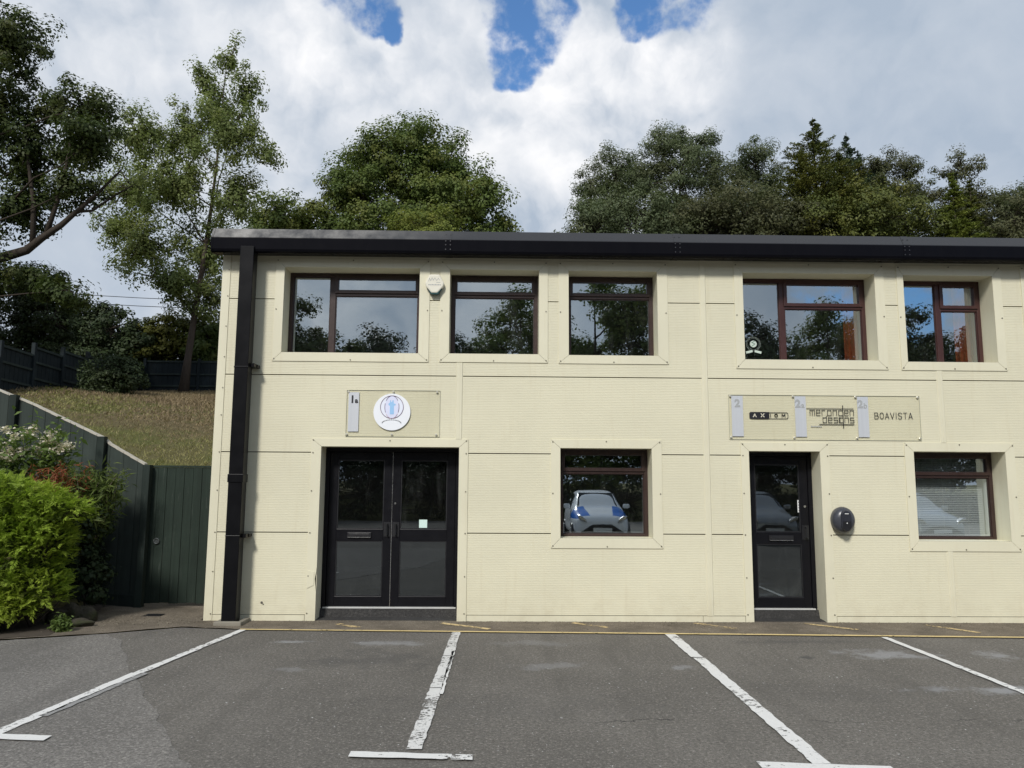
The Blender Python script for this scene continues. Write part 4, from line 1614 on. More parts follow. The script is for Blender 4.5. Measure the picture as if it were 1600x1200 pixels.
def far_fence(name_label, pts, hgt, group, gap=2.4):
    """panel fence that follows the ground along pts"""
    P0 = Vector((*pts[0], 0))
    t = thing('panel_fence', name_label, 'fence', (P0.x, P0.y, H(P0.x, P0.y)), group)
    O = t.location
    bd, rl, ps = MB(), MB(), []
    for (a, b) in zip(pts[:-1], pts[1:]):
        a, b = Vector(a), Vector(b)
        L_ = (b - a).length
        n = max(1, round(L_ / gap))
        dd = (b - a).normalized()
        nn = Vector((dd.y, -dd.x))
        if (Vector((0, -9.8)) - a).dot(nn) < 0:
            nn = -nn
        for k in range(n):
            u, w = a.lerp(b, k / n), a.lerp(b, (k + 1) / n)
            zu = (H(*u) + H(*w)) / 2
            m_ = max(3, int((w - u).length / 0.13))
            for j in range(m_):
                p, q = u.lerp(w, j / m_), u.lerp(w, (j + 0.97) / m_)
                o2 = nn * (0.008 if j % 2 else 0.0)
                zj = 0.012 * math.sin(j * 2.1 + k)
                i = len(bd.v)
                f0, f1, g0, g1 = p + o2, q + o2, p + o2 - nn * 0.018, q + o2 - nn * 0.018
                z0, z1 = zu - 0.15, zu + hgt + zj * 0.4
                bd.v += [(*f0, z0), (*f1, z0), (*g1, z0), (*g0, z0), (*f0, z1), (*f1, z1), (*g1, z1), (*g0, z1)]
                bd.f += [tuple(i + c for c in qd) for qd in ((3, 2, 1, 0), (4, 5, 6, 7), (0, 1, 5, 4), (1, 2, 6, 5), (2, 3, 7, 6), (3, 0, 4, 7))]
            for hz in (0.25, 0.80, hgt - 0.06):
                f0, f1, g0, g1 = u + nn * 0.055, w + nn * 0.055, u + nn * 0.012, w + nn * 0.012
                z0, z1 = zu + hz - 0.035, zu + hz + 0.035
                i = len(rl.v)
                rl.v += [(*f0, z0), (*f1, z0), (*g1, z0), (*g0, z0), (*f0, z1), (*f1, z1), (*g1, z1), (*g0, z1)]
                rl.f += [tuple(i + c for c in qd) for qd in ((3, 2, 1, 0), (4, 5, 6, 7), (0, 1, 5, 4), (1, 2, 6, 5), (2, 3, 7, 6), (3, 0, 4, 7))]
            ps.append((u + nn * 0.03, zu + hgt + 0.09))
        ps.append((b + nn * 0.03, H(*b) + hgt + 0.09))
    bd.build('boards', M_FARF, t, origin=O)
    rl.build('rails', M_FENCE2, t, origin=O)
    for p, z in ps:
        mb = MB()
        mb.box(p.x - 0.06, p.x + 0.06, p.y - 0.06, p.y + 0.06, z - hgt - 0.5, z)
        mb.build('post', M_FARF, t, origin=O)
    return t


GF = 'dark boundary fences on the bank'
far_fence('dark panel fence running straight along the top of the grass bank', [(-16.5, 26.0), (-4.0, 26.0)], 1.45, GF)
far_fence('dark stepped panel fence running back along the left side of the bank', [(-15.2, 9.5), (-15.5, 14.0), (-16.5, 25.9)], 1.35, GF, 1.9)

# ------------------------------------------------------------------ plants
rngs = np.random.default_rng


def unit(v):
    return v / np.maximum(np.linalg.norm(v, axis=-1, keepdims=True), 1e-9)


def leaves(centers, size, aspect, rng, up=0.35, outward=None, jit=0.35, droop=0.0, face=None):
    """one folded four-corner leaf at each centre"""
    n = len(centers)
    nrm_ = rng.normal(size=(n, 3))
    nrm_[:, 2] = np.abs(nrm_[:, 2]) + up
    nrm_ = unit(nrm_)
    if face is not None:
        nrm_ = unit(nrm_ * 0.62 + face)
    d = rng.normal(size=(n, 3))
    if outward is not None:
        d = d * 0.7 + outward * 1.0
    d[:, 2] -= droop
    d = unit(d - nrm_ * np.sum(d * nrm_, 1, keepdims=True))
    w = np.cross(nrm_, d)
    s = size * (1 + jit * rng.uniform(-1, 1, size=(n, 1)))
    L_ = d * s
    W_ = w * s * aspect * 0.5
    fold = nrm_ * s * 0.10
    c = centers
    V = np.stack([c - L_ * 0.5, c - L_ * 0.02 + W_ + fold, c + L_ * 0.5, c - L_ * 0.02 - W_ + fold], 1)
    return V.reshape(-1, 3)


def sph(rng, n):
    return unit(rng.normal(size=(n, 3)))


def bent(a, b, rnd, n=5, amp=0.08, sag=0.0):
    a, b = Vector(a), Vector(b)
    L_ = (b - a).length
    out = []
    j = Vector((rnd.uniform(-1, 1), rnd.uniform(-1, 1), rnd.uniform(-.5, 1))) * L_ * amp
    for k in range(n + 1):
        u = k / n
        p = a.lerp(b, u) + j * math.sin(u * math.pi) + Vector((rnd.uniform(-1, 1), rnd.uniform(-1, 1), rnd.uniform(-1, 1))) * L_ * amp * 0.22 * (0 < k < n)
        p.z += -sag * math.sin(u * math.pi)
        out.append(tuple(p))
    return out


def tree(name, label, cat, base, blobs, trunk_r, leaf=(0.16, 0.6), cr=0.42, dens=1.0, npc=26, lm=None, bm_=None, seed=1, group=None,
         lean=(0, 0), up=0.35, droop=0.0, shell=0.5, extra_limbs=(), top=None, twig=0.014, spread=(0.5, 0.5, 0.38), trunk_path=None, depth_k=1.0):
    """blobs: (x, y, z, rx, rz[, ry]) world ellipsoids of foliage"""
    rng = rngs(seed)
    rnd = random.Random(seed)
    t = thing(name, label, cat, base, group)
    O = t.location
    zc = max(b[2] for b in blobs) if top is None else top
    bx = sum(b[0] for b in blobs) / len(blobs)
    tr = MB()
    if trunk_path is None:
        n = 9
        trunk_path = []
        for k in range(n + 1):
            u = k / n
            trunk_path.append((base[0] + lean[0] * u + 0.12 * math.sin(u * 5 + seed), base[1] + lean[1] * u, base[2] - 0.2 + (zc - base[2]) * u))
    n = len(trunk_path) - 1
    tr.tube(trunk_path, [trunk_r * (1.25 if k == 0 else (1 - 0.95 * (k / n) ** 0.7)) for k in range(n + 1)], 9)
    for lp, r0, r1 in extra_limbs:
        m_ = len(lp) - 1
        tr.tube(lp, [r0 + (r1 - r0) * k / m_ for k in range(m_ + 1)], 8)
    allc, allo, allf, allt = [], [], [], []
    for b in blobs:
        x, y, z, rx, rz = b[:5]
        ry = b[5] if len(b) > 5 else rx * depth_k
        c = np.array([x, y, z])
        # limb from the trunk
        hd = min(math.hypot(x - base[0], y - base[1]) * 0.6 + rz * 0.8, (z - base[2]) * 0.6)
        zz = z - hd
        best = min(trunk_path, key=lambda p: abs(p[2] - zz))
        lr = max(0.02, trunk_r * 0.20 * min(1.0, rx / 1.6))
        lp = bent(best, (x, y, z), rnd, 6, 0.09)
        tr.tube(lp, [lr * (1 - 0.72 * k / 6) for k in range(7)], 6, False)
        K = max(4, int(dens * 9.5 * (rx * ry * rz) ** (2 / 3) / cr ** 2))
        d = sph(rng, K)
        rad = rng.uniform(shell, 1.06, size=(K, 1))
        q = c + d * rad * np.array([rx, ry, rz])
        for p in q[:: max(1, int(len(q) / 34))]:
            tw = bent(c + (p - c) * 0.12, p, rnd, 3, 0.10)
            tr.tube(tw, [twig * 1.8, twig * 1.5, twig, twig * 0.5], 4, False)
        s = rng.uniform(0.6, 1.4, size=(K, 1, 1))
        loc = sph(rng, K * npc).reshape(K, npc, 3) * rng.uniform(0.12, 1.0, size=(K, npc, 1)) ** 0.5
        pts = q[:, None, :] + loc * np.array(spread) * 1.9 * cr * s
        fc = unit(loc * np.array([1.0, 1.0, 1.3]) + unit(q - c)[:, None, :] * 0.5)
        tn = np.repeat(rng.uniform(size=(K, 1)), npc, 1)
        out = unit(pts - c)
        keep = rng.uniform(size=(K, npc)) > 0.03
        allc.append(pts[keep])
        allo.append(out[keep])
        allf.append(fc[keep])
        allt.append(tn[keep])
    C_ = np.concatenate(allc)
    Ou = np.concatenate(allo)
    V = leaves(C_, leaf[0], leaf[1], rng, up, Ou, 0.4, droop, np.concatenate(allf))
    tr.build('trunk', bm_ or M_BARKD, t, smooth=True, origin=O)
    np_mesh('crown', V - np.array(O), 4, lm or L_OAK, t, tint=np.concatenate(allt))
    return t


def jitter(bl, dy, seed, k=1.0):
    """give each blob its own distance so that a crown has depth"""
    r = random.Random(seed)
    return [(x, y + r.uniform(-dy, dy), z, rx * k, rz * k) for x, y, z, rx, rz in bl]


G_BACK = 'trees behind the unit'
# pale tree on the bank
birch = [(-12.8, 25, 21.4, 0.55, 1.3), (-14.2, 25, 20.7, 0.7, 0.95), (-12.0, 25, 19.9, 0.85, 1.4), (-13.5, 25, 19.2, 1.21, 1.45), (-14.9, 25, 18.1, 1.65, 1.6), (-12.4, 25, 17.5, 1.66, 1.6),
         (-16.5, 25, 17.2, 1.35, 1.5), (-17.6, 25, 15.5, 1.6, 1.7), (-14.9, 25, 15.1, 2.23, 2.0), (-12.1, 25, 14.7, 1.34, 1.7), (-18.3, 25, 13.7, 1.1, 1.3), (-16.5, 25, 12.5, 1.7, 1.48),
         (-13.7, 25, 12.3, 1.77, 1.85), (-15.0, 25, 10.8, 2.0, 1.1), (-13.4, 25, 9.9, 1.1, 1.2), (-10.8, 25, 16.6, 0.7, 0.8)]
tree('slender_tree', 'tall airy pale green tree with a straight trunk on the grass bank', 'tree', (-14.15, 25, H(-14.15, 25)), jitter(birch, 1.2, 3), 0.20, (0.125, 0.62), 0.50, 0.62, 95, L_BIRCH, M_BARK, 11,
     lean=(1.0, 0), shell=0.12, spread=(0.45, 0.45, 0.5), top=21.8, droop=0.25)
# big oak off the left edge with a long limb
oakl = [(-17.5, 16, 17.4, 1.35, 1.5), (-18.2, 16, 14.6, 2.0, 2.4), (-16.7, 16, 13.5, 1.0, 1.6), (-17.0, 16, 11.3, 1.3, 1.6), (-14.8, 16, 14.8, 1.2, 0.9), (-15.4, 16, 13.6, 1.0, 1.0), (-13.9, 16, 13.1, 1.15, 1.0),
        (-14.7, 16, 11.7, 1.0, 0.8), (-16.2, 16, 15.0, 0.67, 0.7), (-18.3, 16, 8.8, 2.2, 1.7), (-16.1, 16, 8.7, 1.0, 0.7), (-14.6, 16, 7.9, 1.0, 0.5), (-19.5, 16, 17.0, 2.0, 2.4), (-20.5, 16, 12.5, 2.2, 2.4)]
limb = [(-19.4, 16, 7.2), (-18.2, 16, 8.6), (-17.1, 16, 9.2), (-16.2, 16, 9.5), (-15.7, 16, 9.95), (-15.1, 16, 10.4), (-14.5, 16, 11.0), (-13.9, 16, 11.6), (-13.2, 16, 12.4)]
limb2 = [(-15.6, 16, 10.0), (-15.3, 16, 11.2), (-15.1, 16, 12.4), (-15.0, 16, 13.6), (-14.8, 16, 14.6)]
limb3 = [(-16.0, 16, 9.6), (-16.1, 16, 11.2), (-16.4, 16, 12.6), (-16.6, 16, 13.8)]
limb4 = [(-14.6, 16, 10.9), (-14.2, 16.2, 11.0), (-13.4, 16.2, 11.6), (-12.8, 16.1, 11.9)]
tree('oak_tree', 'big dark oak at the left edge with a long bent limb', 'tree', (-20.0, 16, H(-20, 16)), jitter(oakl, 0.9, 5), 0.42, (0.120, 0.62), 0.50, 0.70, 120, L_OAKD, M_BARKD, 21,
     shell=0.2, top=15.5, extra_limbs=((limb, 0.21, 0.03), (limb2, 0.09, 0.03), (limb3, 0.10, 0.03), (limb4, 0.06, 0.02)))
# round oak behind the roof
oakm = [(-4.9, 34, 21.8, 1.7, 1.7), (-6.7, 34, 20.7, 1.8, 1.5), (-8.3, 34, 20.0, 1.5, 1.5), (-9.2, 34, 18.4, 1.1, 1.6), (-3.2, 34, 20.6, 1.5, 1.8), (-5.0, 34, 19.3, 2.7, 2.1), (-7.8, 34, 17.9, 2.2, 1.7),
        (-1.9, 34, 19.0, 1.5, 1.9), (-0.8, 34, 17.5, 1.6, 1.4), (0.4, 34, 16.6, 0.9, 0.6), (-3.4, 34, 17.2, 2.6, 1.5), (-5.8, 34, 15.5, 3.4, 1.5), (-1.5, 34, 15.5, 2.0, 1.2), (-9.0, 34, 16.5, 1.4, 1.3)]
tree('oak_tree', 'rounded full crowned oak rising behind the roof, alone in the middle of the sky', 'tree', (-5.0, 34, H(-5, 34)), jitter(oakm, 1.6, 7), 0.5, (0.165, 0.65), 0.78, 0.66, 190, L_OAK, M_BARKD, 31, group=G_BACK, shell=0.45, top=21.5)
tree('low_oak', 'low dark round topped tree between the pale tree and the middle oak', 'tree', (-12.0, 33, H(-12, 33)), jitter([(-12.2, 33, 16.8, 1.8, 1.05), (-13.6, 33, 16.3, 1.2, 1.05), (-10.5, 33, 16.5, 1.2, 0.95), (-12.0, 33, 15.0, 2.6, 1.3), (-9.3, 33, 15.6, 1.3, 1.0)], 0.8, 8), 0.25,
     (0.16, 0.65), 0.70, 0.75, 150, L_OAK, M_BARKD, 41, group=G_BACK)
tree('hazel', 'yellow green treetop just above the roof edge under the middle oak', 'tree', (-3.7, 29, H(-3.7, 29)), [(-4.4, 29, 15.0, 1.6, 0.65), (-2.9, 29, 15.3, 0.9, 0.7), (-3.8, 29, 13.8, 2.4, 1.0)], 0.12, (0.12, 0.6), 0.36, 1.0, 44, L_CYP, M_BARKD, 42, group=G_BACK)
# wooded mass on the right
tree('willow_tree', 'wispy grey green tree at the left end of the right hand clump', 'tree', (5.6, 27, H(5.6, 27)), jitter([(4.6, 27, 16.4, 0.9, 1.3), (5.7, 27, 17.2, 1.4, 1.5), (4.5, 27, 14.9, 0.8, 1.0), (6.7, 27, 15.8, 1.9, 1.65), (5.4, 27, 14.4, 1.4, 1.2)], 0.7, 9), 0.22,
     (0.125, 0.36), 0.50, 0.62, 150, L_WILLOW, M_BARK, 51, group=G_BACK, shell=0.35)
tree('willow_tree', 'tallest grey green rounded tree in the right hand clump', 'tree', (8.6, 25, H(8.6, 25)), jitter([(7.8, 25, 17.5, 1.2, 1.4), (9.3, 25, 17.5, 1.1, 1.25), (8.6, 25, 18.2, 0.7, 0.6), (8.5, 25, 15.9, 2.1, 1.6), (7.0, 25, 16.3, 1.0, 1.2), (9.0, 25, 14.2, 2.2, 1.2), (10.4, 25, 16.5, 0.75, 1.1)], 0.8, 10), 0.24,
     (0.125, 0.36), 0.50, 0.62, 150, L_WILLOW, M_BARK, 52, group=G_BACK, shell=0.35)
tree('willow_tree', 'shorter grey green tree between the tallest tree and the spruces', 'tree', (12.3, 26, H(12.3, 26)), jitter([(12.5, 26, 17.3, 1.3, 1.2), (11.6, 26, 16.2, 1.2, 1.3), (13.3, 26, 16.4, 1.05, 1.4), (12.3, 26, 14.6, 1.9, 1.2), (10.8, 26, 14.6, 1.4, 1.2)], 0.8, 11), 0.2,
     (0.125, 0.36), 0.50, 0.62, 150, L_WILLOW, M_BARK, 53, group=G_BACK, shell=0.35)


def conifer(label, base, top, r0, lm, seed, group, leaf=(0.13, 0.28), full=1.0, name='spruce_tree'):
    """a spire: whorls of drooping branches that shorten towards a bare leader"""
    rng = rngs(seed)
    rnd = random.Random(seed)
    t = thing(name, label, 'tree', base, group)
    O = t.location
    tr = MB()
    tr.tube([(base[0], base[1], base[2] - 0.2), (base[0] + 0.05, base[1], (base[2] + top) / 2), (base[0], base[1], top)], [0.2, 0.11, 0.012], 8)
    C_, Ou = [], []
    z = base[2] + 1.0
    while z < top - 0.12:
        u = (top - z) / (top - base[2])
        R0 = r0 * min(1.0, ((top - z) / 3.4) ** 1.25) + 0.05
        nb = 5 + int(6 * min(1, u * 2.2))
        for k in range(nb):
            a = rnd.uniform(0, 6.283)
            L_ = R0 * rnd.uniform(0.65, 1.18)
            rise = L_ * rnd.uniform(0.05, 0.35) * (1.6 - u) - L_ * 0.10
            p0 = np.array([base[0], base[1], z])
            p1 = p0 + np.array([math.cos(a) * L_, math.sin(a) * L_, rise])
            tr.tube([tuple(p0), tuple((p0 + p1) / 2 + np.array([0, 0, -0.06 * L_])), tuple(p1)], [0.018, 0.012, 0.005], 4, False)
            m_ = int(40 * full * (0.10 + L_ * 1.6))
            s = rng.uniform(0.18, 1.03, size=(m_, 1))
            pts = p0 + (p1 - p0) * s + rng.normal(size=(m_, 3)) * np.array([1, 1, 0.6]) * (0.02 + 0.13 * L_ * (1.1 - s))
            C_.append(pts)
            Ou.append(np.repeat((p1 - p0)[None] / max(L_, .01), m_, 0))
        z += 0.16 + 0.30 * u
    V = leaves(np.concatenate(C_), leaf[0], leaf[1], rng, 0.5, np.concatenate(Ou), 0.4)
    tr.build('trunk', M_BARKD, t, smooth=True, origin=O)
    np_mesh('crown', V - np.array(O), 4, lm, t)
    return t


conifer('tallest pointed spruce in the right hand clump', (14.6, 24, H(14.6, 24)), 18.75, 2.3, L_CONIF, 61, G_BACK, full=1.5)
conifer('short spruce spire at the left shoulder of the tallest spruce', (13.75, 23.6, H(13.75, 23.6)), 17.0, 2.0, L_CONIF, 62, G_BACK, full=1.4)
conifer('short yellowish spruce at the right shoulder of the tallest spruce', (15.55, 23.6, H(15.55, 23.6)), 17.0, 2.0, L_CONIF, 63, G_BACK, full=1.5)
conifer('thin blue green spruce with a bare leader right of the tallest spruce', (17.1, 26, H(17.1, 26)), 19.0, 1.9, L_SPRUCE, 64, G_BACK, full=1.2)
conifer('blue green spruce with a short second leader beside the thin one', (17.75, 26.2, H(17.75, 26.2)), 18.2, 1.9, L_SPRUCE, 65, G_BACK, full=1.1)
tree('thorn_tree', 'olive brown bushy tree right of the spruces', 'tree', (18.2, 25, H(18.2, 25)), jitter([(18.3, 25, 16.5, 1.15, 1.05), (19.0, 25, 15.2, 1.2, 1.25), (17.6, 25, 14.9, 1.2, 1.25), (19.4, 25, 16.6, 0.5, 0.6), (17.2, 25, 13.8, 1.5, 1.0)], 0.6, 12), 0.16, (0.11, 0.4), 0.38, 0.7, 120, L_BROWN, M_BARKD, 54, group=G_BACK, shell=0.35)
conifer('small bright yellow green cypress at the right end of the clump', (19.45, 21.5, H(19.45, 21.5)), 15.2, 1.15, L_CYP, 66, G_BACK, (0.13, 0.3), 2.2, 'cypress')
conifer('dark green cypress touching the bright cypress', (20.4, 21.8, H(20.4, 21.8)), 15.0, 0.95, L_CONIF, 67, G_BACK, (0.13, 0.3), 2.0, 'cypress')
tree('ash_tree', 'thin leaved tree with sky showing through behind the two cypresses', 'tree', (22.5, 26, H(22.5, 26)), jitter([(22.4, 26, 16.9, 1.15, 1.0), (21.0, 26, 15.7, 1.1, 1.1), (23.9, 26, 15.9, 1.2, 1.0), (23.5, 26, 14.6, 1.3, 1.0), (22.0, 26, 15.2, 1.2, 1.1)], 0.7, 13), 0.16, (0.115, 0.5), 0.38, 0.40, 80, L_BROWN, M_BARK, 55, group=G_BACK, shell=0.3)
tree('ash_tree', 'thin leaved tree cut by the right edge of the picture', 'tree', (26.0, 26, H(26, 26)), jitter([(25.3, 26, 14.9, 1.25, 1.1), (26.6, 26, 15.4, 1.3, 1.5), (27.8, 26, 16.0, 1.5, 1.6), (26.5, 26, 13.6, 2.0, 1.2), (24.9, 26, 13.9, 1.3, 0.9)], 0.7, 14), 0.16, (0.115, 0.5), 0.38, 0.55, 110, L_WILLOW, M_BARK, 56, group=G_BACK, shell=0.3)
# undergrowth that closes the gap under the right hand crowns
for i_, (x_, y_, l_, m_) in enumerate([(6.0, 24.0, 'grey green thicket under the wispy tree', L_WILLOW), (10.8, 23.0, 'olive green thicket under the shorter grey green tree', L_BROWN), (16.3, 22.5, 'dark thicket at the foot of the spruces', L_CONIF), (22.8, 23, 'olive thicket under the thin leaved tree', L_BROWN)]):
    tree('thicket', l_, 'bush', (x_, y_, H(x_, y_)), [(x_, y_, 13.4, 2.2, 1.6), (x_ - 1.8, y_, 12.9, 1.7, 1.5), (x_ + 1.8, y_, 13.1, 1.8, 1.5), (x_, y_, 10.8, 2.8, 1.8)], 0.12, (0.125, 0.45), 0.55, 0.75, 140, m_, M_BARKD, 70 + i_, group=G_BACK)
# dark shrubs along the top of the bank, left
tree('holly', 'dark evergreen mass at the far left above the stepped fence', 'tree', (-18.3, 20, H(-18.3, 20)), jitter([(-19.0, 20, 8.0, 1.6, 1.3), (-17.3, 20, 7.8, 1.3, 1.2), (-18.4, 20, 9.2, 1.3, 0.95), (-18.4, 20, 6.6, 1.6, 1.0)], 0.5, 15), 0.18, (0.12, 0.6), 0.42, 0.7, 90, L_HOLLY, M_BARKD, 81)
tree('holly', 'dark evergreen bush beyond the corner of the two far fences', 'bush', (-18.2, 27.6, H(-18.2, 27.6)), jitter([(-19.3, 28, 9.1, 1.5, 1.2), (-20.9, 28, 9.3, 1.5, 1.4), (-17.9, 28, 8.4, 1.3, 0.9), (-19.6, 28, 7.7, 2.0, 1.0)], 0.5, 16), 0.14, (0.15, 0.6), 0.42, 0.7, 90, L_HOLLY, M_BARKD, 82)
tree('hedge_bush', 'olive yellow bush behind the far fence under the pale tree', 'bush', (-16.4, 28.4, H(-16.4, 28.4)), jitter([(-17.6, 28.6, 8.6, 1.4, 1.0), (-16.2, 28.6, 9.0, 1.5, 1.15), (-17.0, 28.6, 7.7, 1.8, 0.9)], 0.4, 17), 0.12, (0.16, 0.6), 0.42, 0.7, 90, L_HEDGE, M_BARKD, 83)
tree('hedge_bush', 'olive green bush behind the far fence next to the building', 'bush', (-14.0, 28.6, H(-14, 28.6)), jitter([(-14.6, 28.8, 8.9, 1.3, 1.2), (-13.2, 28.8, 9.1, 1.4, 1.2), (-12.0, 28.8, 8.9, 1.4, 1.3), (-13.6, 28.8, 7.8, 2.2, 0.9)], 0.4, 18), 0.12, (0.16, 0.6), 0.42, 0.7, 90, L_OAK, M_BARKD, 84)
tree('laurel', 'dark green rounded shrub on the grass in front of the far fence', 'bush', (-14.3, 18, H(-14.3, 18)), jitter([(-14.1, 18, 5.5, 0.95, 0.8), (-14.7, 18, 5.0, 0.75, 0.65), (-13.5, 18, 5.45, 0.75, 0.65), (-14.2, 18, 4.6, 0.9, 0.5)], 0.3, 19), 0.05, (0.10, 0.5), 0.26, 1.2, 40, L_HOLLY, M_BARKD, 85, twig=0.007)
tree('bramble', 'low straggly olive bush on the grass left of the dark shrub', 'bush', (-14.9, 16.2, H(-14.9, 16.2)), [(-14.9, 16.2, 4.45, 0.8, 0.3), (-14.2, 16.0, 4.25, 0.5, 0.25)], 0.03, (0.09, 0.45), 0.18, 0.9, 18, L_HEDGE, M_BARKD, 86, twig=0.005)

# pole and wires beyond the fence
mb = MB()
mb.tube([(-18.2, 20, 4.6), (-18.2, 20, 8.42)], [0.05, 0.035], 8)
tag(mb.build('pole', simple('grey_pole', (0.16, 0.17, 0.18), 0.5), None, origin=(-18.2, 20, 4.6)), 'thin grey pole beyond the stepped fence at far left', 'pole')
for k, (za, lb) in enumerate([(15.2, 'upper thin black cable in the sky gap left of the pale tree'), (14.6, 'lower thin black cable in the sky gap left of the pale tree')]):
    mb = MB()
    mb.tube([(-44 + 3.0 * j, 45, za + 0.9 - 0.075 * j * 1.0 - 0.9 * math.sin(j / 14 * math.pi)) for j in range(15)], 0.025, 5)
    tag(mb.build('overhead_cable', M_BLACK, None, origin=(-30, 45, za)), lb, 'cable', 'overhead cables')

# ------------------------------------------------------------------ bed planting at the left


def spray_bush(name, label, cat, base, blobs, n, mats, seed, size=0.15, needles=18):
    """feathery juniper: flat fans of narrow needles on outward-leaning stems"""
    rng = rngs(seed)
    t = thing(name, label, cat, base)
    O = np.array(t.location)
    tot = sum(b[3] * b[4] for b in blobs)
    Vs = {0: [], 1: []}
    st = MB()
    rnd = random.Random(seed)
    for b in blobs:
        x, y, z, rx, rz, ry = b
        K = int(n * rx * rz / tot)
        d = sph(rng, K)
        d[:, 2] = np.where(d[:, 2] < -0.35, -d[:, 2] * 0.5, d[:, 2])
        d = unit(d)
        lay = rng.uniform(0.70, 1.05, size=(K, 1))
        p = np.array([x, y, z]) + d * lay * np.array([rx, ry, rz])
        ax = d * np.array([1, 1, 0.35]) + rng.normal(size=(K, 3)) * 0.38
        ax[:, 2] += 0.10
        ax = unit(ax)
        side = unit(np.cross(ax, rng.normal(size=(K, 3)) * 0.35 + np.array([0, 0, 1.0])))
        upv = np.cross(side, ax)
        L_ = size * rng.uniform(0.6, 1.4, size=(K, 1))
        for j in range(needles):
            u = j / (needles - 1)
            sgn = 1 if j % 2 else -1
            q = p + ax * L_ * (u - 0.4) + upv * L_ * (0.10 * np.sin(u * 3.0))
            nl = L_ * (0.42 * (1 - u * 0.75)) * rng.uniform(0.7, 1.3, size=(K, 1))
            nd = unit(ax * (0.75 + 0.6 * u) + side * sgn * (0.85 - 0.5 * u) + upv * rng.uniform(-0.3, 0.3, size=(K, 1)))
            w = unit(np.cross(nd, upv)) * nl * 0.13
            quad = np.stack([q, q + nd * nl * 0.45 + w, q + nd * nl, q + nd * nl * 0.45 - w], 1)
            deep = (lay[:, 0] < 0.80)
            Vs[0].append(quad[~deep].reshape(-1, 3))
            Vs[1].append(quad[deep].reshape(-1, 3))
        for k in range(14):
            e = p[rng.integers(0, K)] if K else np.array([x, y, z])
            st.tube(bent((x, y, max(0.0, z - rz)), tuple(e * 0.9 + np.array([x, y, z]) * 0.1), rnd, 4, 0.1), [0.018, 0.015, 0.012, 0.008, 0.004], 5, False)
    st.build('stems', M_BARKD, t, origin=tuple(O))
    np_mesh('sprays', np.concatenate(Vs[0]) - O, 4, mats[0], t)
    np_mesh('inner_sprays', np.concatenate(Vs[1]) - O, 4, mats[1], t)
    return t


spray_bush('juniper', 'bright yellow green feathery juniper filling the left bed corner', 'bush', (-6.0, -0.35, 0),
           [(-6.5, -0.30, 0.85, 1.1, 0.90, 0.80), (-5.75, -0.40, 0.80, 0.62, 0.78, 0.62), (-5.95, -0.42, 1.38, 0.80, 0.36, 0.55), (-5.30, -0.42, 1.30, 0.46, 0.22, 0.38), (-5.45, -0.45, 0.95, 0.42, 0.42, 0.42), (-5.42, -0.5, 0.42, 0.36, 0.40, 0.4), (-6.4, -0.5, 1.62, 0.55, 0.22, 0.4), (-6.1, -0.65, 0.30, 0.75, 0.34, 0.45), (-6.8, -0.6, 0.35, 0.6, 0.4, 0.5), (-6.1, -0.92, 0.20, 0.65, 0.24, 0.26), (-6.7, -1.0, 0.22, 0.6, 0.26, 0.3), (-5.55, -0.72, 0.22, 0.30, 0.24, 0.26)],
           13000, (L_JUN, L_JUND), 90)


def stalks(name, label, cat, base, n, hgt, spread, lm, seed, blade=False, flower=False, leafsize=0.07, lean=(0, 0), cr=0.10):
    rng = rngs(seed)
    rnd = random.Random(seed)
    t = thing(name, label, cat, base)
    O = np.array(t.location)
    st = MB()
    C_, Fl = [], []
    BV = []
    for k in range(n):
        a = rnd.uniform(0, 6.283)
        s = rnd.uniform(0.2, 1.0) * spread
        h = hgt * rnd.uniform(0.6, 1.05)
        tip = Vector((base[0] + math.cos(a) * s + lean[0] * rnd.uniform(.3, 1), base[1] + math.sin(a) * s * 0.6 + lean[1], base[2] + h))
        b0 = Vector((base[0] + math.cos(a) * s * 0.35, base[1] + math.sin(a) * s * 0.25, base[2]))
        pth = bent(b0, tip, rnd, 6, 0.10)
        st.tube(pth, [0.006, 0.006, 0.005, 0.005, 0.004, 0.003, 0.002], 4, False)
        for q in pth[1:]:
            m_ = 16
            C_.append(np.array(q) + rng.normal(size=(m_, 3)) * cr)
        if flower:
            for _ in range(rnd.randint(1, 2)):
                c = np.array(pth[-1]) + rng.normal(size=3) * 0.045
                Fl.append(c + rng.normal(size=(46, 3)) * np.array([0.046, 0.036, 0.026]))
    C_ = np.concatenate(C_)
    st.build('stems', M_TWIG if blade else M_BARKD, t, origin=tuple(O))
    np_mesh('leaves', leaves(C_, leafsize * (1.8 if blade else 1.0), 0.12 if blade else 0.35, rng, 0.3, None, 0.4) - O, 4, lm, t)
    if flower:
        np_mesh('flowers', leaves(np.concatenate(Fl), 0.042, 0.9, rng, 0.8) - O, 4, L_FLOWER, t)
    return t


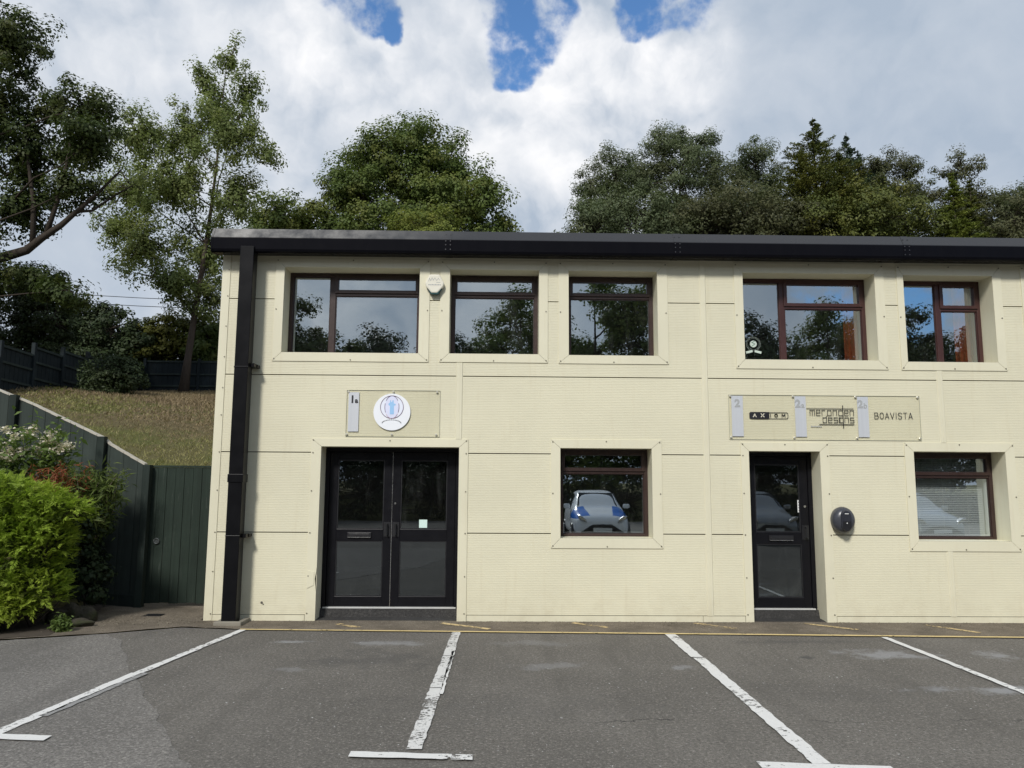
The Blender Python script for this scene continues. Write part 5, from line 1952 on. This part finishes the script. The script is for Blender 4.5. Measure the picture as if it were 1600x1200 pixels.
stalks('flowering_plant', 'tall weedy plant with cream flower heads leaning on the sloping fence', 'plant', (-6.10, 0.55, 1.2), 17, 1.15, 0.46, L_WEED, 91, flower=True, leafsize=0.11, cr=0.12)
stalks('flowering_plant', 'leafy weed with cream flower heads at the very left edge', 'plant', (-6.75, 0.45, 1.2), 9, 0.98, 0.40, L_WEED, 92, flower=True, leafsize=0.11, cr=0.12)
stalks('fern', 'rust brown dried fern fronds above the juniper', 'plant', (-5.62, 0.30, 1.05), 30, 0.74, 0.40, L_RUST, 93, blade=True, leafsize=0.06, cr=0.05)
stalks('grassy_shrub', 'dark green grassy shrub arching over the sloping fence boards', 'plant', (-5.35, 0.45, 0.95), 40, 0.85, 0.45, L_OAK, 94, blade=True, leafsize=0.08, cr=0.07)
tree('ivy_bush', 'dark ivy covered shrub between the juniper and the fence boards', 'bush', (-5.35, 0.35, 0.0), [(-5.42, 0.4, 0.9, 0.28, 0.6, 0.3), (-5.28, 0.45, 0.45, 0.26, 0.45, 0.3), (-5.55, 0.2, 1.2, 0.35, 0.4, 0.3), (-5.22, 0.5, 1.2, 0.15, 0.3, 0.2)], 0.02, (0.055, 0.8), 0.11, 0.9, 20, L_IVY, M_BARKD, 95, twig=0.003)
stalks('weed', 'small green weed growing at the tarmac edge below the juniper', 'plant', (-4.95, -0.72, 0.0), 12, 0.16, 0.10, L_WEED, 96, leafsize=0.045, cr=0.03)


def rock(label, c, r, seed):
    rng = rngs(seed)
    bm = bmesh.new()
    bmesh.ops.create_icosphere(bm, subdivisions=4, radius=1)
    k = rng.normal(size=(9, 3))
    for v in bm.verts:
        p = np.array(v.co)
        f = 1 + 0.30 * sum(math.sin(float(p @ q) * 2.3 + i) for i, q in enumerate(k)) / 2.4
        v.co = Vector((p[0] * r[0] * f, p[1] * r[1] * f, p[2] * r[2] * f))
    me = bpy.data.meshes.new('rock')
    bm.to_mesh(me)
    bm.free()
    me.materials.append(M_ROCK)
    o = bpy.data.objects.new('rock', me)
    COL.objects.link(o)
    o.location = c
    return tag(o, label, 'rock', 'stones in the bed')


rock('larger mossy stone at the right foot of the juniper', (-5.16, -0.15, 0.06), (0.25, 0.18, 0.16), 1)
rock('small flat stone in front of the larger mossy stone', (-4.92, -0.38, 0.03), (0.13, 0.09, 0.06), 2)
mb = MB()
mb.box(-4.48, -4.26, 0.28, 0.44, 0.006, 0.014)
tag(mb.build('drain_cover', M_BLACK, None, origin=(-4.37, 0.36, 0.006)), 'small dark drain cover in the paving before the gate', 'drain cover')

# gravel and litter on the strip: uncountable
rg = rngs(5)
gp = np.stack([rg.uniform(-5.2, 6.9, 2600), rg.uniform(-0.55, -0.02, 2600), np.full(2600, 0.012)], 1)
gp2 = np.stack([rg.uniform(-5.2, -3.7, 900), rg.uniform(-0.8, 0.9, 900), np.full(900, 0.012)], 1)
gp = np.concatenate([gp, gp2])
gp[:, 1] *= np.where(rg.uniform(size=len(gp)) < 0.6, 0.35, 1.0)
tag(np_mesh('grit', leaves(gp, 0.014, 0.8, rg, 2.5), 4, simple('grit_stone', (0.22, 0.19, 0.14), 0.9, 0, 0.6, 90)), kind='stuff')


# tufts of grass on the bank: uncountable
def tufts():
    r = rngs(77)
    n = 52000
    x = r.uniform(-17, -4.9, n)
    y = r.uniform(3.5, 26, n) ** 1.0
    z = height(x, y)
    h = r.uniform(0.03, 0.085, n) * (1 + 0.5 * (y > 15))
    a = r.uniform(0, 6.283, n)
    ln = r.normal(size=(n, 2)) * 0.06
    w = 0.012 + 0.012 * (y > 12)
    dx, dy = np.cos(a) * w, np.sin(a) * w
    p0 = np.stack([x - dx, y - dy, z - 0.02], 1)
    p1 = np.stack([x + dx, y + dy, z - 0.02], 1)
    p2 = np.stack([x + ln[:, 0], y + ln[:, 1], z + h], 1)
    V = np.stack([p0, p1, p2], 1)
    patch = np.sin(x * 0.9 + 1.3 * np.sin(y * 0.5)) + np.sin(y * 0.7 - x * 0.35) + r.normal(size=n) * 0.8
    green = (patch * 0.55 - (y - 11.5) * 0.16) > 0
    md = leaf_material('dry_grass_blade', (0.16, 0.12, 0.068), (0.36, 0.28, 0.165), (0.20, 0.145, 0.09), 0.8, 0.25, 0.7, 0.5)
    mg = leaf_material('green_grass_blade', (0.17, 0.165, 0.058), (0.38, 0.34, 0.15), (0.14, 0.155, 0.045), 0.7, 0.25, 0.7, 0.6)
    tag(np_mesh('grass', V[~green].reshape(-1, 3), 3, md), kind='stuff')
    tag(np_mesh('grass', V[green].reshape(-1, 3), 3, mg), kind='stuff')


tufts()

# ------------------------------------------------------------------ behind the viewer: seen in the panes


def car(label, loc, paint, accent=None, first=True):
    t = thing('parked_car', label, 'car', loc, 'cars reflected in the ground floor glass')
    # stations from nose (y = 0, facing +y towards the unit) to tail: (s, zbot, belt, top, half width low, half width belt, half width top)
    S = [(0.00, .24, .50, .62, .52, .54, .44), (0.08, .20, .58, .74, .68, .70, .60), (0.30, .18, .66, .84, .76, .78, .66), (0.65, .17, .74, .92, .80, .82, .68), (1.00, .17, .84, .98, .81, .83, .68),
         (1.30, .17, .90, 1.20, .81, .83, .62), (1.60, .17, .92, 1.40, .81, .83, .57), (1.95, .17, .93, 1.49, .81, .83, .57), (2.45, .17, .95, 1.50, .81, .83, .57), (2.95, .17, .97, 1.45, .80, .82, .55), (3.25, .20, .98, 1.28, .78, .79, .56), (3.45, .26, .95, 1.02, .70, .72, .60), (3.52, .40, .80, .86, .60, .62, .55)]

    def ringp(st, k=0.0):
        s, zb, be, tp, wl, wb, wt = st
        half = [(0, zb), (wl * .8, zb), (wl, zb + .12), (wb, (zb + be) / 2), (wb, be), (wt + k, tp - .05), (wt * .82, tp), (0, tp + .015)]
        return [(x, -s, z) for x, z in half] + [(-x, -s, z) for x, z in half[-2:0:-1]]
    mb = MB()
    R0 = [ringp(s) for s in S]
    m_ = len(R0[0])
    for r in R0:
        mb.v += r
    for i in range(len(S) - 1):
        for j in range(m_):
            mb.f.append((i * m_ + j, i * m_ + (j + 1) % m_, (i + 1) * m_ + (j + 1) % m_, (i + 1) * m_ + j))
    mb.f.append(tuple(range(m_)))
    mb.f.append(tuple((len(S) - 1) * m_ + j for j in range(m_))[::-1])
    b = mb.build('body', paint, t, smooth=True)
    sb = b.modifiers.new('round', 'SUBSURF')
    sb.levels = sb.render_levels = 2
    gm = simple('car_glass', (0.012, 0.015, 0.018), 0.08) if 'car_glass' not in bpy.data.materials else bpy.data.materials['car_glass']
    ws = MB()
    ws.quad((-.60, -1.06, 1.015), (.60, -1.06, 1.015), (.50, -1.66, 1.425), (-.50, -1.66, 1.425))
    ws.build('windscreen', gm, t)
    for s in (-1, 1):
        w = MB()
        w.quad((s * .80, -1.50, .97), (s * .80, -2.9, 1.0), (s * .60, -2.85, 1.38), (s * .605, -1.80, 1.40))
        w.build('side_window', gm, t)
        h = MB()
        h.prism([(s * .42, .60), (s * .66, .70), (s * .70, .80), (s * .60, .80), (s * .46, .70)], 'y', -0.16, 0.02)
        h.build('headlight', M_STEEL, t, bevel=0.02)
        mi = MB()
        mi.box(min(s * .80, s * .98), max(s * .80, s * .98), -1.42, -1.30, .96, 1.09)
        mi.build('mirror', paint, t, bevel=0.03)
        if accent:
            ac = MB()
            ac.quad((s * .40, -0.20, .852), (s * .70, -0.25, .80), (s * .76, -0.98, 1.000), (s * .44, -0.98, 1.035))
            ac.build('bonnet_flash', accent, t)
        for yy in (-.62, -2.85):
            wh = MB()
            wh.prism([(yy + .29 * math.cos(k * math.pi / 12), .29 + .29 * math.sin(k * math.pi / 12)) for k in range(24)], 'x', s * .66, s * .84)
            wo = wh.build('wheel', M_BLACK, t, bevel=0.02)
            rm = MB()
            rm.prism([(yy + .18 * math.cos(k * math.pi / 12), .29 + .18 * math.sin(k * math.pi / 12)) for k in range(24)], 'x', s * .842, s * .852)
            rm.build('rim', M_STEEL, wo)
    g = MB()
    g.prism([(-.68, .20), (.68, .20), (.60, .36), (.26, .56), (-.26, .56), (-.60, .36)], 'y', -0.10, 0.035)
    g.build('grille', M_BLACK, t, bevel=0.02)
    p = MB()
    p.box(-.26, .26, 0.036, 0.046, .36, .47)
    p.build('number_plate', M_WHITE, t)
    return t


def livery():
    m = Mat('white_car_paint_with_blue_corners')
    sep = m.node('ShaderNodeSeparateXYZ')
    m.L.new(m.tc, sep.inputs[0])
    ax = m.math('ABSOLUTE', sep.outputs['X'])
    k = m.math('GREATER_THAN', m.math('ADD', ax, m.math('MULTIPLY', sep.outputs['Y'], 0.12)), 0.30)
    k = m.math('MULTIPLY', k, m.math('GREATER_THAN', sep.outputs['Y'], -1.05))
    k = m.math('MULTIPLY', k, m.math('LESS_THAN', sep.outputs['Y'], -0.20))
    k = m.math('MULTIPLY', k, m.math('GREATER_THAN', sep.outputs['Z'], 0.70))
    return m.end(m.bsdf(m.mix(k, (0.82, 0.84, 0.86), (0.03, 0.17, 0.60)), 0.2))


P_WHITE = livery()
P_SILVER = simple('silver_car_paint', (0.42, 0.44, 0.46), 0.2, 0.3, 0.03)
P_BLUE = simple('blue_vinyl', (0.03, 0.16, 0.55), 0.35)
car('small white hatchback with bright blue bonnet corners, reflected in the left ground floor window', (2.95, -11.3, 0.0), P_WHITE)


def copy_tree(o, parent=None):
    c = o.copy()
    COL.objects.link(c)
    c.parent = parent
    for ch in o.children:
        copy_tree(ch, c)
    return c


c2 = car('silver hatchback reflected in the single door glass', (7.9, -11.6, 0.0), P_SILVER)
c3 = copy_tree(c2)
c3.location = (12.6, -11.4, 0.0)
c3['label'] = 'silver hatchback reflected in the window with the white blind'

tree('hedge', 'long dark hedge along the far side of the car park, seen only as a reflection', 'hedge', (0, -25.5, 0), [(x, -25.5 + 0.4 * math.sin(x), 0.9 + 0.25 * math.sin(x * 1.7), 1.9, 1.5, 1.0) for x in range(-36, 42, 3)], 0.1, (0.16, 0.6), 0.40, 0.55, 20, L_HOLLY, M_BARKD, 97, top=2.0)
G_REF = 'trees across the car park, seen only as reflections'
protos = []
for k, (hh, lm) in enumerate([(12.0, L_OAKD), (10.2, L_HOLLY), (13.0, L_OAK)]):
    bx, by = -12.0 + 9 * k, -34.0 - k
    z0 = H(bx, by)
    rr = random.Random(k + 200)
    bl_ = [(bx + rr.uniform(-2.6, 2.6), by + rr.uniform(-1.5, 1.5), z0 + hh * rr.uniform(0.25, 0.86), rr.uniform(1.3, 2.1), rr.uniform(1.1, 1.7)) for _ in range(18)] + [(bx, by, z0 + hh - 0.9, 1.0, 1.0), (bx, by, z0 + 1.6, 3.0, 1.6), (bx, by, z0 + 4.5, 2.8, 2.2)]
    protos.append(tree('hedgerow_tree', 'x', 'tree', (bx, by, z0), bl_, 0.3, (0.19, 0.62), 0.75, 0.55, 120, lm, M_BARKD, 300 + k, group=G_REF))
spots = [(-38, -36, 0, 1.0), (-31, -34, 1, 1.15), (-25, -36, 2, 0.9), (-18.5, -34, 1, 1.05), (-12, -34, 0, 1.0), (-7.3, -36, 1, 1.0), (-3, -35, 1, 0.95), (1.5, -37, 2, 1.0), (6, -36, 2, 1.05), (10.5, -35, 0, 0.95), (15, -36, 1, 1.1), (20, -35, 2, 0.92), (25.5, -36, 0, 1.0), (31, -35, 1, 1.2), (37, -36, 2, 1.0), (44, -36, 0, 1.1)]
used = set()
ordn = ['first', 'second', 'third', 'fourth', 'fifth', 'sixth', 'seventh', 'eighth', 'ninth', 'tenth', 'eleventh', 'twelfth', 'thirteenth', 'fourteenth', 'fifteenth', 'sixteenth']
for k, (x, y, i, s) in enumerate(spots):
    o = protos[i] if i not in used else copy_tree(protos[i])
    used.add(i)
    o.location = (x, y, H(x, y) - 0.1)
    o.scale = (s, s, s)
    o.rotation_euler = (0, 0, (k * 1.7) % 6.28)
    o['label'] = '%s from the left in the tree row across the car park, mirrored in the panes' % ordn[k]
